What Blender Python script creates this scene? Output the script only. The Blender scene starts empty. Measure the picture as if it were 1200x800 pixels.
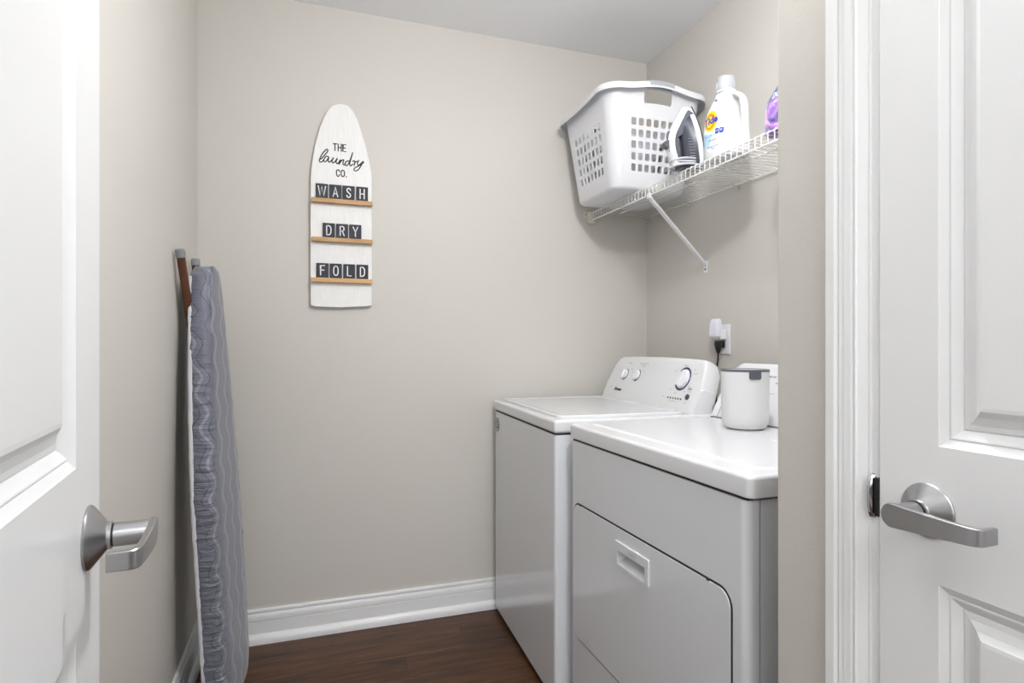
import bpy, bmesh, math, random
from mathutils import Vector, Matrix
random.seed(7)
PI = math.pi
S = bpy.context.scene
COL = S.collection

# ------------------------------------------------------------------ camera, world, lights
CAMZ = 1.126
YAW = math.radians(19.29)
cd = bpy.data.cameras.new('camera'); cam = bpy.data.objects.new('camera', cd); COL.objects.link(cam)
cam.location = (0, 0, CAMZ); cam.rotation_euler = (PI/2, 0, -YAW)
cd.sensor_width = 36; cd.sensor_fit = 'HORIZONTAL'; cd.lens = 36*700/1200
cd.shift_y = 4/1200; cd.clip_start = 0.01
S.camera = cam

w = bpy.data.worlds.new('world'); S.world = w; w.use_nodes = True
w.node_tree.nodes['Background'].inputs[0].default_value = (0.9, 0.95, 1.0, 1)
w.node_tree.nodes['Background'].inputs[1].default_value = 0.5

def area(name, loc, target, size, power, color=(1, 1, 1), size_y=None, shape='RECTANGLE'):
    l = bpy.data.lights.new(name, 'AREA'); l.energy = power; l.color = color; l.shape = shape
    l.size = size; l.size_y = size_y or size
    o = bpy.data.objects.new(name, l); COL.objects.link(o); o.location = loc
    d = Vector(target)-Vector(loc); o.rotation_euler = d.to_track_quat('-Z', 'Y').to_euler()
    return o
LAMP = (0.68, 0.84)
pl_ = bpy.data.lights.new('lamp_glow', 'POINT'); pl_.energy = 15.5; pl_.color = (0.965, 0.982, 1.0); pl_.shadow_soft_size = 0.05
po_ = bpy.data.objects.new('lamp_glow', pl_); COL.objects.link(po_); po_.location = (LAMP[0], LAMP[1], 2.23)
area('lamp_downlight', (LAMP[0], LAMP[1], 2.335), (LAMP[0], LAMP[1], 0), 0.10, 1.2, (0.98, 0.985, 1.0), shape='DISK')
area('hall_fill_overhead', (0.1, -1.0, 2.40), (0.1, -1.0, 0), 1.3, 18, (0.97, 0.98, 1.0), 1.2)  # added overhead fill light for the hall, not an actual ceiling fixture
area('hall_fill_rear', (0.0, -1.78, 1.45), (0.05, 1.0, 1.2), 1.5, 8, (0.95, 0.98, 1.0), 1.5)  # second added fill from behind the camera; the hall has no window

S.view_settings.view_transform = 'Standard'; S.view_settings.look = 'None'
S.view_settings.gamma = 1; S.view_settings.use_curve_mapping = False
S.view_settings.exposure = 0.91

# ------------------------------------------------------------------ materials
def srgb(r, g, b):
    f = lambda c: (c/255/12.92) if c/255 <= 0.04045 else ((c/255+0.055)/1.055)**2.4
    return (f(r), f(g), f(b), 1)

def mat(name, col, rough=0.5, metal=0.0, bump=None, coat=0.0, spec=0.5, trans=0.0, alpha=1.0, var=None):
    """bump=(scale, strength, distance); var=(scale, other colour, contrast)"""
    m = bpy.data.materials.new(name); m.use_nodes = True
    nt = m.node_tree; b = nt.nodes['Principled BSDF']
    b.inputs['Base Color'].default_value = col; b.inputs['Roughness'].default_value = rough
    b.inputs['Metallic'].default_value = metal; b.inputs['Coat Weight'].default_value = coat
    b.inputs['Specular IOR Level'].default_value = spec
    b.inputs['Transmission Weight'].default_value = trans; b.inputs['Alpha'].default_value = alpha
    tc = nt.nodes.new('ShaderNodeTexCoord')
    if bump:
        n = nt.nodes.new('ShaderNodeTexNoise'); n.inputs['Scale'].default_value = bump[0]; n.inputs['Detail'].default_value = 3
        bp = nt.nodes.new('ShaderNodeBump'); bp.inputs['Strength'].default_value = bump[1]; bp.inputs['Distance'].default_value = bump[2]
        nt.links.new(tc.outputs['Object'], n.inputs['Vector']); nt.links.new(n.outputs['Fac'], bp.inputs['Height'])
        nt.links.new(bp.outputs['Normal'], b.inputs['Normal'])
    if var:
        n = nt.nodes.new('ShaderNodeTexNoise'); n.inputs['Scale'].default_value = var[0]; n.inputs['Detail'].default_value = 5
        r = nt.nodes.new('ShaderNodeValToRGB'); r.color_ramp.elements[0].position = 0.5-var[2]; r.color_ramp.elements[1].position = 0.5+var[2]
        r.color_ramp.elements[0].color = col; r.color_ramp.elements[1].color = var[1]
        nt.links.new(tc.outputs['Object'], n.inputs['Vector']); nt.links.new(n.outputs['Fac'], r.inputs['Fac'])
        nt.links.new(r.outputs['Color'], b.inputs['Base Color'])
    return m

WALLC = srgb(212, 208, 202)
M = {}
M['wall'] = mat('painted_wall', WALLC, 0.55, bump=(260, 0.12, 0.002), spec=0.35, var=(1.5, srgb(210, 206, 199), 0.3))
M['wall_texture'] = mat('orange_peel_wall', srgb(204, 201, 194), 0.5, bump=(170, 0.16, 0.0015), spec=0.35)
M['ceiling'] = mat('ceiling_paint', srgb(248, 249, 252), 0.7, bump=(90, 0.15, 0.002))
M['trim'] = mat('white_trim_paint', srgb(236, 237, 238), 0.28, spec=0.5)
M['door'] = mat('white_door_paint', srgb(232, 233, 234), 0.32, bump=(380, 0.05, 0.001), spec=0.5)
M['enamel'] = mat('white_enamel', srgb(222, 225, 229), 0.14, bump=(45, 0.02, 0.002), coat=0.4)
M['enamel_top'] = mat('white_enamel_top', srgb(226, 227, 230), 0.2, bump=(45, 0.015, 0.002), coat=0.4)
M['console'] = mat('white_console_plastic', srgb(232, 233, 235), 0.35)
M['seam'] = mat('dark_seam', srgb(40, 40, 42), 0.8)
M['dark_plastic'] = mat('dark_grey_plastic', srgb(62, 65, 72), 0.35)
M['black'] = mat('black_plastic', srgb(18, 18, 20), 0.45)
M['navy'] = mat('navy_print', srgb(45, 45, 110), 0.4)
M['print'] = mat('grey_print', srgb(120, 122, 128), 0.5)
M['blackprint'] = mat('dark_print', srgb(38, 40, 48), 0.5)
M['whitep'] = mat('white_plastic', srgb(240, 240, 244), 0.35, spec=0.4)
M['basket'] = mat('basket_plastic', srgb(230, 231, 236), 0.4, spec=0.4)
M['grip'] = mat('pale_grey_rubber', srgb(176, 178, 184), 0.6)
M['wire'] = mat('white_vinyl_wire', srgb(242, 242, 240), 0.35)
M['cream'] = mat('cream_plastic', srgb(226, 222, 208), 0.4)
M['brown'] = mat('brown_enamel_tube', srgb(96, 56, 34), 0.35, var=(8, srgb(74, 40, 24), 0.3))
M['capgrey'] = mat('grey_rubber_cap', srgb(140, 142, 146), 0.6)
M['whitefabric'] = mat('white_binding', srgb(205, 205, 210), 0.9, bump=(200, 0.4, 0.002))
M['steelmesh'] = mat('dark_board_mesh', srgb(60, 58, 58), 0.5, 0.5)
M['signwood'] = None
M['tile'] = mat('charcoal_tile', srgb(46, 48, 58), 0.6, bump=(120, 0.1, 0.001))
M['irongrey'] = mat('iron_slate_plastic', srgb(92, 96, 108), 0.25, coat=0.3)
M['irondark'] = mat('iron_dark_plastic', srgb(62, 66, 78), 0.25, coat=0.3)
M['red'] = mat('red_plastic', srgb(190, 30, 30), 0.4)
M['bottle'] = mat('bottle_white', srgb(232, 233, 236), 0.25, coat=0.2)
M['yellow'] = mat('label_yellow', srgb(255, 214, 20), 0.4)
M['orange'] = mat('label_orange', srgb(246, 140, 24), 0.4)
M['labelblue'] = mat('label_pale_blue', srgb(190, 222, 245), 0.4)
M['royal'] = mat('label_royal_blue', srgb(40, 60, 175), 0.4)
M['labelwhite'] = mat('label_white', srgb(248, 249, 252), 0.35)
M['cap'] = mat('clear_cap', srgb(228, 231, 236), 0.12, trans=0.5)
M['canister'] = mat('matte_white_canister', srgb(224, 224, 225), 0.5)
M['slate'] = mat('slate_plastic', srgb(92, 96, 104), 0.4)

def mk_metal():
    m = mat('brushed_nickel', srgb(172, 172, 174), 0.3, 1.0)
    nt = m.node_tree; b = nt.nodes['Principled BSDF']
    tc = nt.nodes.new('ShaderNodeTexCoord'); mp = nt.nodes.new('ShaderNodeMapping'); mp.inputs['Scale'].default_value = (30, 30, 900)
    n = nt.nodes.new('ShaderNodeTexNoise'); n.inputs['Scale'].default_value = 1.5
    r = nt.nodes.new('ShaderNodeMapRange'); r.inputs['To Min'].default_value = 0.24; r.inputs['To Max'].default_value = 0.42
    nt.links.new(tc.outputs['Object'], mp.inputs[0]); nt.links.new(mp.outputs[0], n.inputs['Vector'])
    nt.links.new(n.outputs['Fac'], r.inputs['Value']); nt.links.new(r.outputs[0], b.inputs['Roughness'])
    return m
M['nickel'] = mk_metal()
M['chrome'] = mat('polished_steel', srgb(190, 190, 195), 0.12, 1.0)

def wood(name, dark, light, scale, rough, stretch, bump=0.15, objrand=True):
    m = bpy.data.materials.new(name); m.use_nodes = True
    nt = m.node_tree; b = nt.nodes['Principled BSDF']; b.inputs['Roughness'].default_value = rough
    tc = nt.nodes.new('ShaderNodeTexCoord'); mp = nt.nodes.new('ShaderNodeMapping'); mp.inputs['Scale'].default_value = stretch
    oi = nt.nodes.new('ShaderNodeObjectInfo')
    vm = nt.nodes.new('ShaderNodeVectorMath'); vm.operation = 'MULTIPLY_ADD'
    vm.inputs[1].default_value = (37, 17, 51)
    nt.links.new(oi.outputs['Random'], vm.inputs[0]); nt.links.new(tc.outputs['Object'], vm.inputs[2])
    nt.links.new(vm.outputs[0], mp.inputs[0])
    n = nt.nodes.new('ShaderNodeTexNoise'); n.inputs['Scale'].default_value = scale; n.inputs['Detail'].default_value = 8
    n.inputs['Roughness'].default_value = 0.6; n.inputs['Distortion'].default_value = 0.6
    nt.links.new(mp.outputs[0], n.inputs['Vector'])
    r = nt.nodes.new('ShaderNodeValToRGB'); r.color_ramp.elements[0].position = 0.34; r.color_ramp.elements[1].position = 0.68
    r.color_ramp.elements[0].color = dark; r.color_ramp.elements[1].color = light
    nt.links.new(n.outputs['Fac'], r.inputs['Fac'])
    hs = nt.nodes.new('ShaderNodeHueSaturation')
    mr = nt.nodes.new('ShaderNodeMapRange'); mr.inputs['To Min'].default_value = 0.82 if objrand else 1; mr.inputs['To Max'].default_value = 1.15 if objrand else 1
    nt.links.new(oi.outputs['Random'], mr.inputs['Value']); nt.links.new(mr.outputs[0], hs.inputs['Value'])
    nt.links.new(r.outputs['Color'], hs.inputs['Color']); nt.links.new(hs.outputs[0], b.inputs['Base Color'])
    bp = nt.nodes.new('ShaderNodeBump'); bp.inputs['Strength'].default_value = bump; bp.inputs['Distance'].default_value = 0.001
    nt.links.new(n.outputs['Fac'], bp.inputs['Height']); nt.links.new(bp.outputs['Normal'], b.inputs['Normal'])
    return m
M['plank'] = wood('dark_oak_plank', srgb(44, 26, 14), srgb(98, 60, 32), 3.2, 0.48, (1.2, 11, 11))
M['oak'] = wood('honey_oak', srgb(186, 142, 92), srgb(222, 182, 130), 5, 0.5, (2, 40, 40))
M['signwood'] = wood('whitewashed_wood', srgb(236, 235, 234), srgb(246, 246, 246), 6, 0.55, (60, 60, 3), 0.12, False)

def mk_cover():
    m = bpy.data.materials.new('quilted_grey_cover'); m.use_nodes = True
    nt = m.node_tree; b = nt.nodes['Principled BSDF']; b.inputs['Roughness'].default_value = 0.5
    b.inputs['Sheen Weight'].default_value = 0.3
    uv = nt.nodes.new('ShaderNodeUVMap'); uv.uv_map = 'uv'
    sx = nt.nodes.new('ShaderNodeSeparateXYZ'); nt.links.new(uv.outputs[0], sx.inputs[0])
    def mth(op, a, bb=None, c=None):
        n = nt.nodes.new('ShaderNodeMath'); n.operation = op
        for i, v in enumerate((a, bb, c)):
            if v is None: continue
            if isinstance(v, (int, float)): n.inputs[i].default_value = v
            else: nt.links.new(v, n.inputs[i])
        return n.outputs[0]
    U, V = sx.outputs[0], sx.outputs[1]
    # wavy bands running along the length: u + a*sin(v)
    wav = mth('MULTIPLY', mth('SINE', mth('MULTIPLY', V, 2*PI/0.105)), 0.013)
    ph = mth('MULTIPLY', mth('ADD', U, wav), 2*PI/0.088)
    band = mth('SINE', ph)
    mask = mth('GREATER_THAN', band, 0.0)
    edge = mth('LESS_THAN', mth('ABSOLUTE', band), 0.09)
    ribs = mth('SINE', mth('MULTIPLY', mth('ADD', V, mth('MULTIPLY', U, 0.5)), 2*PI/0.0050))
    dots = mth('MULTIPLY', ribs, mth('SINE', mth('MULTIPLY', U, 2*PI/0.0050)))
    patt = mth('ADD', mth('MULTIPLY', mth('GREATER_THAN', ribs, 0.35), mask), mth('MULTIPLY', mth('GREATER_THAN', dots, 0.3), mth('SUBTRACT', 1, mask)))
    mix = nt.nodes.new('ShaderNodeMix'); mix.data_type = 'RGBA'
    mix.inputs['A'].default_value = srgb(84, 87, 102); mix.inputs['B'].default_value = srgb(192, 195, 210)
    nt.links.new(mth('MULTIPLY', patt, 0.55), mix.inputs['Factor'])
    mix2 = nt.nodes.new('ShaderNodeMix'); mix2.data_type = 'RGBA'; mix2.inputs['B'].default_value = srgb(70, 71, 84)
    nt.links.new(mix.outputs['Result'], mix2.inputs['A']); nt.links.new(edge, mix2.inputs['Factor'])
    mix3 = nt.nodes.new('ShaderNodeMix'); mix3.data_type = 'RGBA'; mix3.inputs['B'].default_value = srgb(182, 184, 196)
    nt.links.new(mix2.outputs['Result'], mix3.inputs['A']); nt.links.new(mth('MULTIPLY', mth('GREATER_THAN', band, 0.95), 0.4), mix3.inputs['Factor'])
    nt.links.new(mix3.outputs['Result'], b.inputs['Base Color'])
    n = nt.nodes.new('ShaderNodeTexNoise'); n.inputs['Scale'].default_value = 1; n.inputs['Detail'].default_value = 3
    mp = nt.nodes.new('ShaderNodeMapping'); mp.inputs['Scale'].default_value = (14, 70, 1)
    nt.links.new(uv.outputs[0], mp.inputs[0]); nt.links.new(mp.outputs[0], n.inputs['Vector'])
    rim_ = nt.nodes.new('ShaderNodeMapRange'); rim_.inputs['From Min'].default_value = 0.10; rim_.inputs['From Max'].default_value = 0.19
    nt.links.new(mth('ABSOLUTE', U), rim_.inputs['Value'])
    h = mth('ADD', mth('MULTIPLY', mth('MULTIPLY', n.outputs['Fac'], 5.0), mth('ADD', rim_.outputs[0], 0.15)), mth('MULTIPLY', mask, 0.4))
    bp = nt.nodes.new('ShaderNodeBump'); bp.inputs['Strength'].default_value = 0.8; bp.inputs['Distance'].default_value = 0.004
    nt.links.new(h, bp.inputs['Height']); nt.links.new(bp.outputs['Normal'], b.inputs['Normal'])
    return m
M['cover'] = mk_cover()

def mk_pouch():
    m = bpy.data.materials.new('violet_blossom_print'); m.use_nodes = True
    nt = m.node_tree; b = nt.nodes['Principled BSDF']; b.inputs['Roughness'].default_value = 0.3
    tc = nt.nodes.new('ShaderNodeTexCoord')
    n = nt.nodes.new('ShaderNodeTexNoise'); n.inputs['Scale'].default_value = 22; n.inputs['Detail'].default_value = 3; n.inputs['Distortion'].default_value = 1.2
    nt.links.new(tc.outputs['Object'], n.inputs['Vector'])
    r = nt.nodes.new('ShaderNodeValToRGB'); cr = r.color_ramp
    cr.elements[0].position = 0.3; cr.elements[0].color = srgb(70, 50, 120)
    cr.elements[1].position = 0.7; cr.elements[1].color = srgb(238, 205, 236)
    for p, c in ((0.42, srgb(120, 110, 175)), (0.5, srgb(165, 120, 205)), (0.6, srgb(235, 170, 225))):
        e = cr.elements.new(p); e.color = c
    nt.links.new(n.outputs['Fac'], r.inputs['Fac'])
    sz = nt.nodes.new('ShaderNodeSeparateXYZ'); nt.links.new(tc.outputs['Object'], sz.inputs[0])
    mr = nt.nodes.new('ShaderNodeMapRange'); mr.inputs['From Min'].default_value = 0.07; mr.inputs['From Max'].default_value = 0.1
    nt.links.new(sz.outputs[2], mr.inputs['Value'])
    mx = nt.nodes.new('ShaderNodeMix'); mx.data_type = 'RGBA'; mx.inputs['B'].default_value = srgb(104, 108, 160)
    nt.links.new(r.outputs['Color'], mx.inputs['A']); nt.links.new(mr.outputs[0], mx.inputs['Factor'])
    nt.links.new(mx.outputs['Result'], b.inputs['Base Color'])
    return m
M['pouch'] = mk_pouch()
M['lampglass'] = mat('lit_lamp_glass', (1, 1, 1, 1), 0.4)
_b = M['lampglass'].node_tree.nodes['Principled BSDF']; _b.inputs['Emission Color'].default_value = (1, 0.97, 0.93, 1); _b.inputs['Emission Strength'].default_value = 6

# ------------------------------------------------------------------ object helpers
def obj(name, bm, m=None, parent=None, loc=(0, 0, 0), smooth=None, recalc=True):
    if recalc: bmesh.ops.recalc_face_normals(bm, faces=bm.faces)
    me = bpy.data.meshes.new(name); bm.to_mesh(me); bm.free()
    if m is not None: me.materials.append(m)
    if smooth is not None:
        for p in me.polygons: p.use_smooth = True
        if smooth < 180:
            try: me.set_sharp_from_angle(angle=math.radians(smooth))
            except Exception: pass
    o = bpy.data.objects.new(name, me); COL.objects.link(o)
    if smooth is not None and smooth < 60 and len(me.polygons) < 4000:
        wn = o.modifiers.new('normals', 'WEIGHTED_NORMAL'); wn.keep_sharp = True
    o.location = loc
    if parent: o.parent = parent
    return o

def tag(o, label=None, cat=None, group=None, kind=None):
    if label: o['label'] = label
    if cat: o['category'] = cat
    if group: o['group'] = group
    if kind: o['kind'] = kind
    return o

def thing(name, label, cat, loc=(0, 0, 0), rotz=0, group=None, kind=None):
    o = bpy.data.objects.new(name, None); COL.objects.link(o); o.location = loc; o.rotation_euler = (0, 0, rotz)
    o.empty_display_size = 0.05
    return tag(o, label, cat, group, kind)

def BM(): return bmesh.new()

def box(bm, x0, x1, y0, y1, z0, z1, r=0, seg=2, only=None):
    """only='z': bevel vertical edges only"""
    vs = [bm.verts.new((x, y, z)) for z in (z0, z1) for y in (y0, y1) for x in (x0, x1)]
    f = [(0, 2, 3, 1), (4, 5, 7, 6), (0, 1, 5, 4), (2, 6, 7, 3), (0, 4, 6, 2), (1, 3, 7, 5)]
    fs = [bm.faces.new([vs[i] for i in q]) for q in f]
    if r:
        es = set(e for q in fs for e in q.edges)
        if only == 'z': es = [e for e in es if abs((e.verts[0].co-e.verts[1].co).z) > 1e-6]
        bmesh.ops.bevel(bm, geom=list(es), offset=r, segments=seg, affect='EDGES', profile=0.5)

def frame_of(d):
    d = d.normalized(); up = Vector((0, 0, 1)) if abs(d.z) < 0.95 else Vector((1, 0, 0))
    a = d.cross(up).normalized(); return a, a.cross(d).normalized()

def tube(bm, pts, r, n=10, cap=True, closed=False):
    pts = [Vector(p) for p in pts]; rings = []; N = len(pts)
    pa = None
    for i, p in enumerate(pts):
        if closed: d = pts[(i+1) % N]-pts[i-1]
        else: d = pts[min(i+1, N-1)]-pts[max(i-1, 0)]
        d.normalize()
        if pa is None: a, b = frame_of(d)
        else:
            a = (pa-d*pa.dot(d)).normalized(); b = a.cross(d).normalized()
        pa = a
        rr = r[i] if isinstance(r, (list, tuple)) else r
        rings.append([bm.verts.new(p+a*math.cos(2*PI*k/n)*rr+b*math.sin(2*PI*k/n)*rr) for k in range(n)])
    for i in range(N-1 if not closed else N):
        A, B = rings[i], rings[(i+1) % N]
        for k in range(n): bm.faces.new((A[k], A[(k+1) % n], B[(k+1) % n], B[k]))
    if cap and not closed:
        bm.faces.new(rings[0]); bm.faces.new(rings[-1])

def lathe(bm, prof, n=32, mtx=None, cap=True):
    """prof: (r, h) about +Z"""
    rings = []
    for r, h in prof:
        rings.append([bm.verts.new((r*math.cos(2*PI*k/n), r*math.sin(2*PI*k/n), h)) for k in range(n)])
    for A, B in zip(rings, rings[1:]):
        for k in range(n): bm.faces.new((A[k], A[(k+1) % n], B[(k+1) % n], B[k]))
    if cap: bm.faces.new(rings[0]); bm.faces.new(rings[-1])
    if mtx is not None:
        vs = [v for R in rings for v in R]; bmesh.ops.transform(bm, matrix=mtx, verts=vs)

def loft(bm, rings, cap=True, closed=True):
    R = [[bm.verts.new(p) for p in r] for r in rings]
    n = len(R[0])
    for A, B in zip(R, R[1:]):
        for k in range(n if closed else n-1): bm.faces.new((A[k], A[(k+1) % n], B[(k+1) % n], B[k]))
    if cap: bm.faces.new(R[0]); bm.faces.new(R[-1])
    return R

def rrect(x0, x1, y0, y1, r, n=6):
    out = []
    for cx, cy, a0 in ((x1-r, y1-r, 0), (x0+r, y1-r, PI/2), (x0+r, y0+r, PI), (x1-r, y0+r, 1.5*PI)):
        for k in range(n+1):
            a = a0+PI/2*k/n; out.append((cx+r*math.cos(a), cy+r*math.sin(a)))
    return out

def prism(bm, poly, holes, d0, d1, f):
    """polygon with holes in (u, v), extruded between depths; f(u, v, d) -> xyz"""
    loops = [poly]+list(holes)
    sides = []
    allv = []
    for d in (d0, d1):
        edges = []; vl = []
        for L in loops:
            vs = [bm.verts.new(f(u, v, d)) for u, v in L]; vl.append(vs)
            for k in range(len(vs)): edges.append(bm.edges.new((vs[k], vs[(k+1) % len(vs)])))
        bmesh.ops.triangle_fill(bm, use_beauty=True, use_dissolve=False, edges=edges)
        allv.append(vl)
    for A, B in zip(*allv):
        for k in range(len(A)): bm.faces.new((A[k], A[(k+1) % len(A)], B[(k+1) % len(B)], B[k]))

def catmull(pts, sub=6):
    P = [Vector(p) for p in pts]; P = [2*P[0]-P[1]]+P+[2*P[-1]-P[-2]]; out = []
    for i in range(1, len(P)-2):
        for k in range(sub):
            t = k/sub; p0, p1, p2, p3 = P[i-1:i+3]
            out.append(0.5*((2*p1)+(p2-p0)*t+(2*p0-5*p1+4*p2-p3)*t*t+(3*p1-p0-3*p2+p3)*t**3))
    out.append(P[-2]); return out

def ribbon(bm, pts, wdt, f):
    """flat stroke of width wdt along 2-D pts; f(u, v)->xyz"""
    P = [Vector((p[0], p[1])) for p in pts]; n = len(P); L = []
    for i, p in enumerate(P):
        d = (P[min(i+1, n-1)]-P[max(i-1, 0)]); d = d.normalized() if d.length else Vector((1, 0))
        q = Vector((-d.y, d.x)); k = 1.0
        if 0 < i < n-1:
            d1 = (P[i]-P[i-1]).normalized(); k = 1/max(0.6, abs(q.dot(Vector((-d1.y, d1.x)))))
        e = d*wdt*0.45 if i in (0, n-1) else Vector((0, 0))
        if i == 0: e = -e
        L.append((bm.verts.new(f(*(p+e+q*wdt/2*k))), bm.verts.new(f(*(p+e-q*wdt/2*k)))))
    for A, B in zip(L, L[1:]): bm.faces.new((A[0], A[1], B[1], B[0]))

GLY = {  # condensed single-stroke capitals in a 0.5 x 1 box
 'T': [[(0, 1), (.5, 1)], [(.25, 1), (.25, 0)]], 'H': [[(0, 0), (0, 1)], [(.48, 0), (.48, 1)], [(0, .5), (.48, .5)]],
 'E': [[(.42, 1), (0, 1), (0, 0), (.42, 0)], [(0, .52), (.36, .52)]], 'F': [[(.42, 1), (0, 1), (0, 0)], [(0, .52), (.36, .52)]],
 'L': [[(0, 1), (0, 0), (.4, 0)]], 'W': [[(0, 1), (.22, 0), (.44, .95), (.66, 0), (.88, 1)]],
 'A': [[(0, 0), (.26, 1), (.52, 0)], [(.09, .3), (.43, .3)]], 'Y': [[(0, 1), (.25, .45), (.5, 1)], [(.25, .45), (.25, 0)]],
 'C': [[(.46, .74), (.42, .9), (.3, 1), (.17, 1), (.05, .88), (0, .68), (0, .32), (.05, .12), (.17, 0), (.3, 0), (.42, .1), (.46, .26)]],
 'O': [[(.25, 1), (.1, .95), (0, .72), (0, .28), (.1, .05), (.25, 0), (.4, .05), (.5, .28), (.5, .72), (.4, .95), (.25, 1)]],
 'S': [[(.43, .8), (.38, .94), (.23, 1), (.08, .94), (.02, .78), (.08, .62), (.36, .42), (.44, .25), (.38, .07), (.22, 0), (.07, .06), (.01, .22)]],
 'D': [[(0, 0), (0, 1), (.2, 1), (.38, .93), (.48, .72), (.48, .28), (.38, .07), (.2, 0), (0, 0)]],
 'R': [[(0, 0), (0, 1), (.24, 1), (.4, .93), (.44, .76), (.4, .58), (.24, .5), (0, .5)], [(.24, .5), (.46, 0)]],
 '.': [[(.05, 0), (.05, .04)]],
}
GW = {'T': .5, 'H': .48, 'E': .42, 'F': .42, 'L': .4, 'W': .88, 'A': .52, 'Y': .5, 'C': .46, 'O': .5, 'S': .44, 'D': .48, 'R': .46, '.': .1}
def strokes(bm, s, h, gap, wdt, cx, z0, f, xs=1.0):
    tot = sum(GW[c]*h*xs for c in s)+gap*(len(s)-1); x = cx-tot/2
    for c in s:
        for st in GLY[c]: ribbon(bm, [(x+p[0]*h*xs, z0+p[1]*h) for p in st], wdt, f)
        x += GW[c]*h*xs+gap

def text_tris(s, size, shear=0, bold=0, sx=1.0):
    cu = bpy.data.curves.new('t', 'FONT'); cu.body = s; cu.size = size; cu.align_x = 'CENTER'; cu.align_y = 'CENTER'
    cu.shear = shear; cu.offset = bold; cu.resolution_u = 2
    o = bpy.data.objects.new('t', cu); COL.objects.link(o)
    dg = bpy.context.evaluated_depsgraph_get(); me = bpy.data.meshes.new_from_object(o.evaluated_get(dg))
    vs = [(v.co.x*sx, v.co.y) for v in me.vertices]; fs = [tuple(p.vertices) for p in me.polygons]
    bpy.data.objects.remove(o); bpy.data.curves.remove(cu); bpy.data.meshes.remove(me)
    return vs, fs
def text(bm, s, size, cu, cv, f, **k):
    vs, fs = text_tris(s, size, **k)
    V = [bm.verts.new(f(u+cu, v+cv)) for u, v in vs]
    for q in fs:
        try: bm.faces.new([V[i] for i in q])
        except ValueError: pass

SA, CA = math.sin(YAW), math.cos(YAW)
def at(x, y, Y):
    """point of the vertical plane at depth Y seen at photo pixel x, y"""
    u = (x-600)/700; t = Y/(CA-u*SA)
    return t*(SA+u*CA), CAMZ+(404-y)/700*t

# ------------------------------------------------------------------ the setting
XL, XR, YB, HC, XE = -0.367, 1.536, 2.458, 2.455, 0.742
def struct(name, bm, m, parent=None, **k):
    o = obj(name, bm, m, parent, **k)
    if parent is None: o['kind'] = 'structure'
    return o
def boxobj(name, dims, m, parent=None, r=0, **k):
    bm = BM(); box(bm, *dims, r); return struct(name, bm, m, parent, **k)

floor = boxobj('floor', (-1.7, 2.3, -2.0, YB, -0.06, -0.008), M['seam'])
row = 0; y = YB-0.134
ys = [YB]
while y > -0.2:
    ys.append(y); y -= 0.152
ys.append(-0.2)
joint = {0: 0.95, 1: 0.585, 2: 0.347, 3: 0.9, 4: 0.1}
for i in range(len(ys)-1):
    y1, y0 = ys[i]-0.0006, ys[i+1]+0.0006
    x = joint.get(i, random.uniform(-0.3, 0.9))
    cuts = [x]
    while cuts[0] > -0.36: cuts.insert(0, cuts[0]-1.22)
    while cuts[-1] < 1.53: cuts.append(cuts[-1]+1.22)
    for a, b in zip(cuts, cuts[1:]):
        a, b = max(a, -0.362), min(b, 1.53)
        if b-a < 0.02: continue
        bm = BM(); l, wd = (b-a)/2-0.0006, (y1-y0)/2
        box(bm, -l, l, -wd, wd, -0.008, 0, 0.0005, 1)
        obj('plank', bm, M['plank'], floor, loc=((a+b)/2, (y0+y1)/2, 0))
for k in range(8):
    bm = BM(); box(bm, -1.99, 1.99, -0.11, 0.11, -0.008, 0); obj('plank', bm, M['plank'], floor, loc=(0.3, -0.315-k*0.222, 0))

boxobj('ceiling', (-1.7, 2.3, -2.0, YB+0.12, HC, HC+0.06), M['ceiling'])
boxobj('wall_back', (XL-0.12, XR+0.12, YB, YB+0.12, -0.06, HC), M['wall'])
boxobj('wall_left', (XL-0.12, XL, 0.06, YB, -0.06, HC), M['wall'])
boxobj('wall_right', (XR, XR+0.12, 0.79, YB, -0.06, HC), M['wall'])
bm = BM()
box(bm, XE, XR+0.12, 0.622, 0.79, -0.06, HC, 0.004, 2, 'z')
box(bm, XE, XE+0.12, 0.115, 0.622, 2.06, HC)
box(bm, XE, XE+0.12, 0.0601, 0.115, -0.06, HC)
box(bm, XE+0.055, XE+0.12, 0.115, 0.622, -0.06, 2.06)
struct('wall_entry', bm, M['wall_texture'])
bm = BM()
box(bm, XL-0.12, -0.195, -0.06, 0.06, -0.06, HC)
box(bm, 0.655, XE+0.12, -0.06, 0.06, -0.06, HC)
box(bm, -0.195, 0.655, -0.06, 0.06, 2.07, HC)
struct('wall_front', bm, M['wall'])
bm = BM()
box(bm, -1.7, -1.58, -2.0, -0.06, -0.06, HC); box(bm, 2.18, 2.3, -2.0, -0.06, -0.06, HC)
box(bm, -1.58, 2.18, -2.0, -1.88, -0.06, HC)
box(bm, -1.58, XL-0.12, -0.18, -0.06, -0.06, HC); box(bm, XE+0.12, 2.18, -0.18, -0.06, -0.06, HC)
struct('wall_hall', bm, M['wall'])

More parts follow.
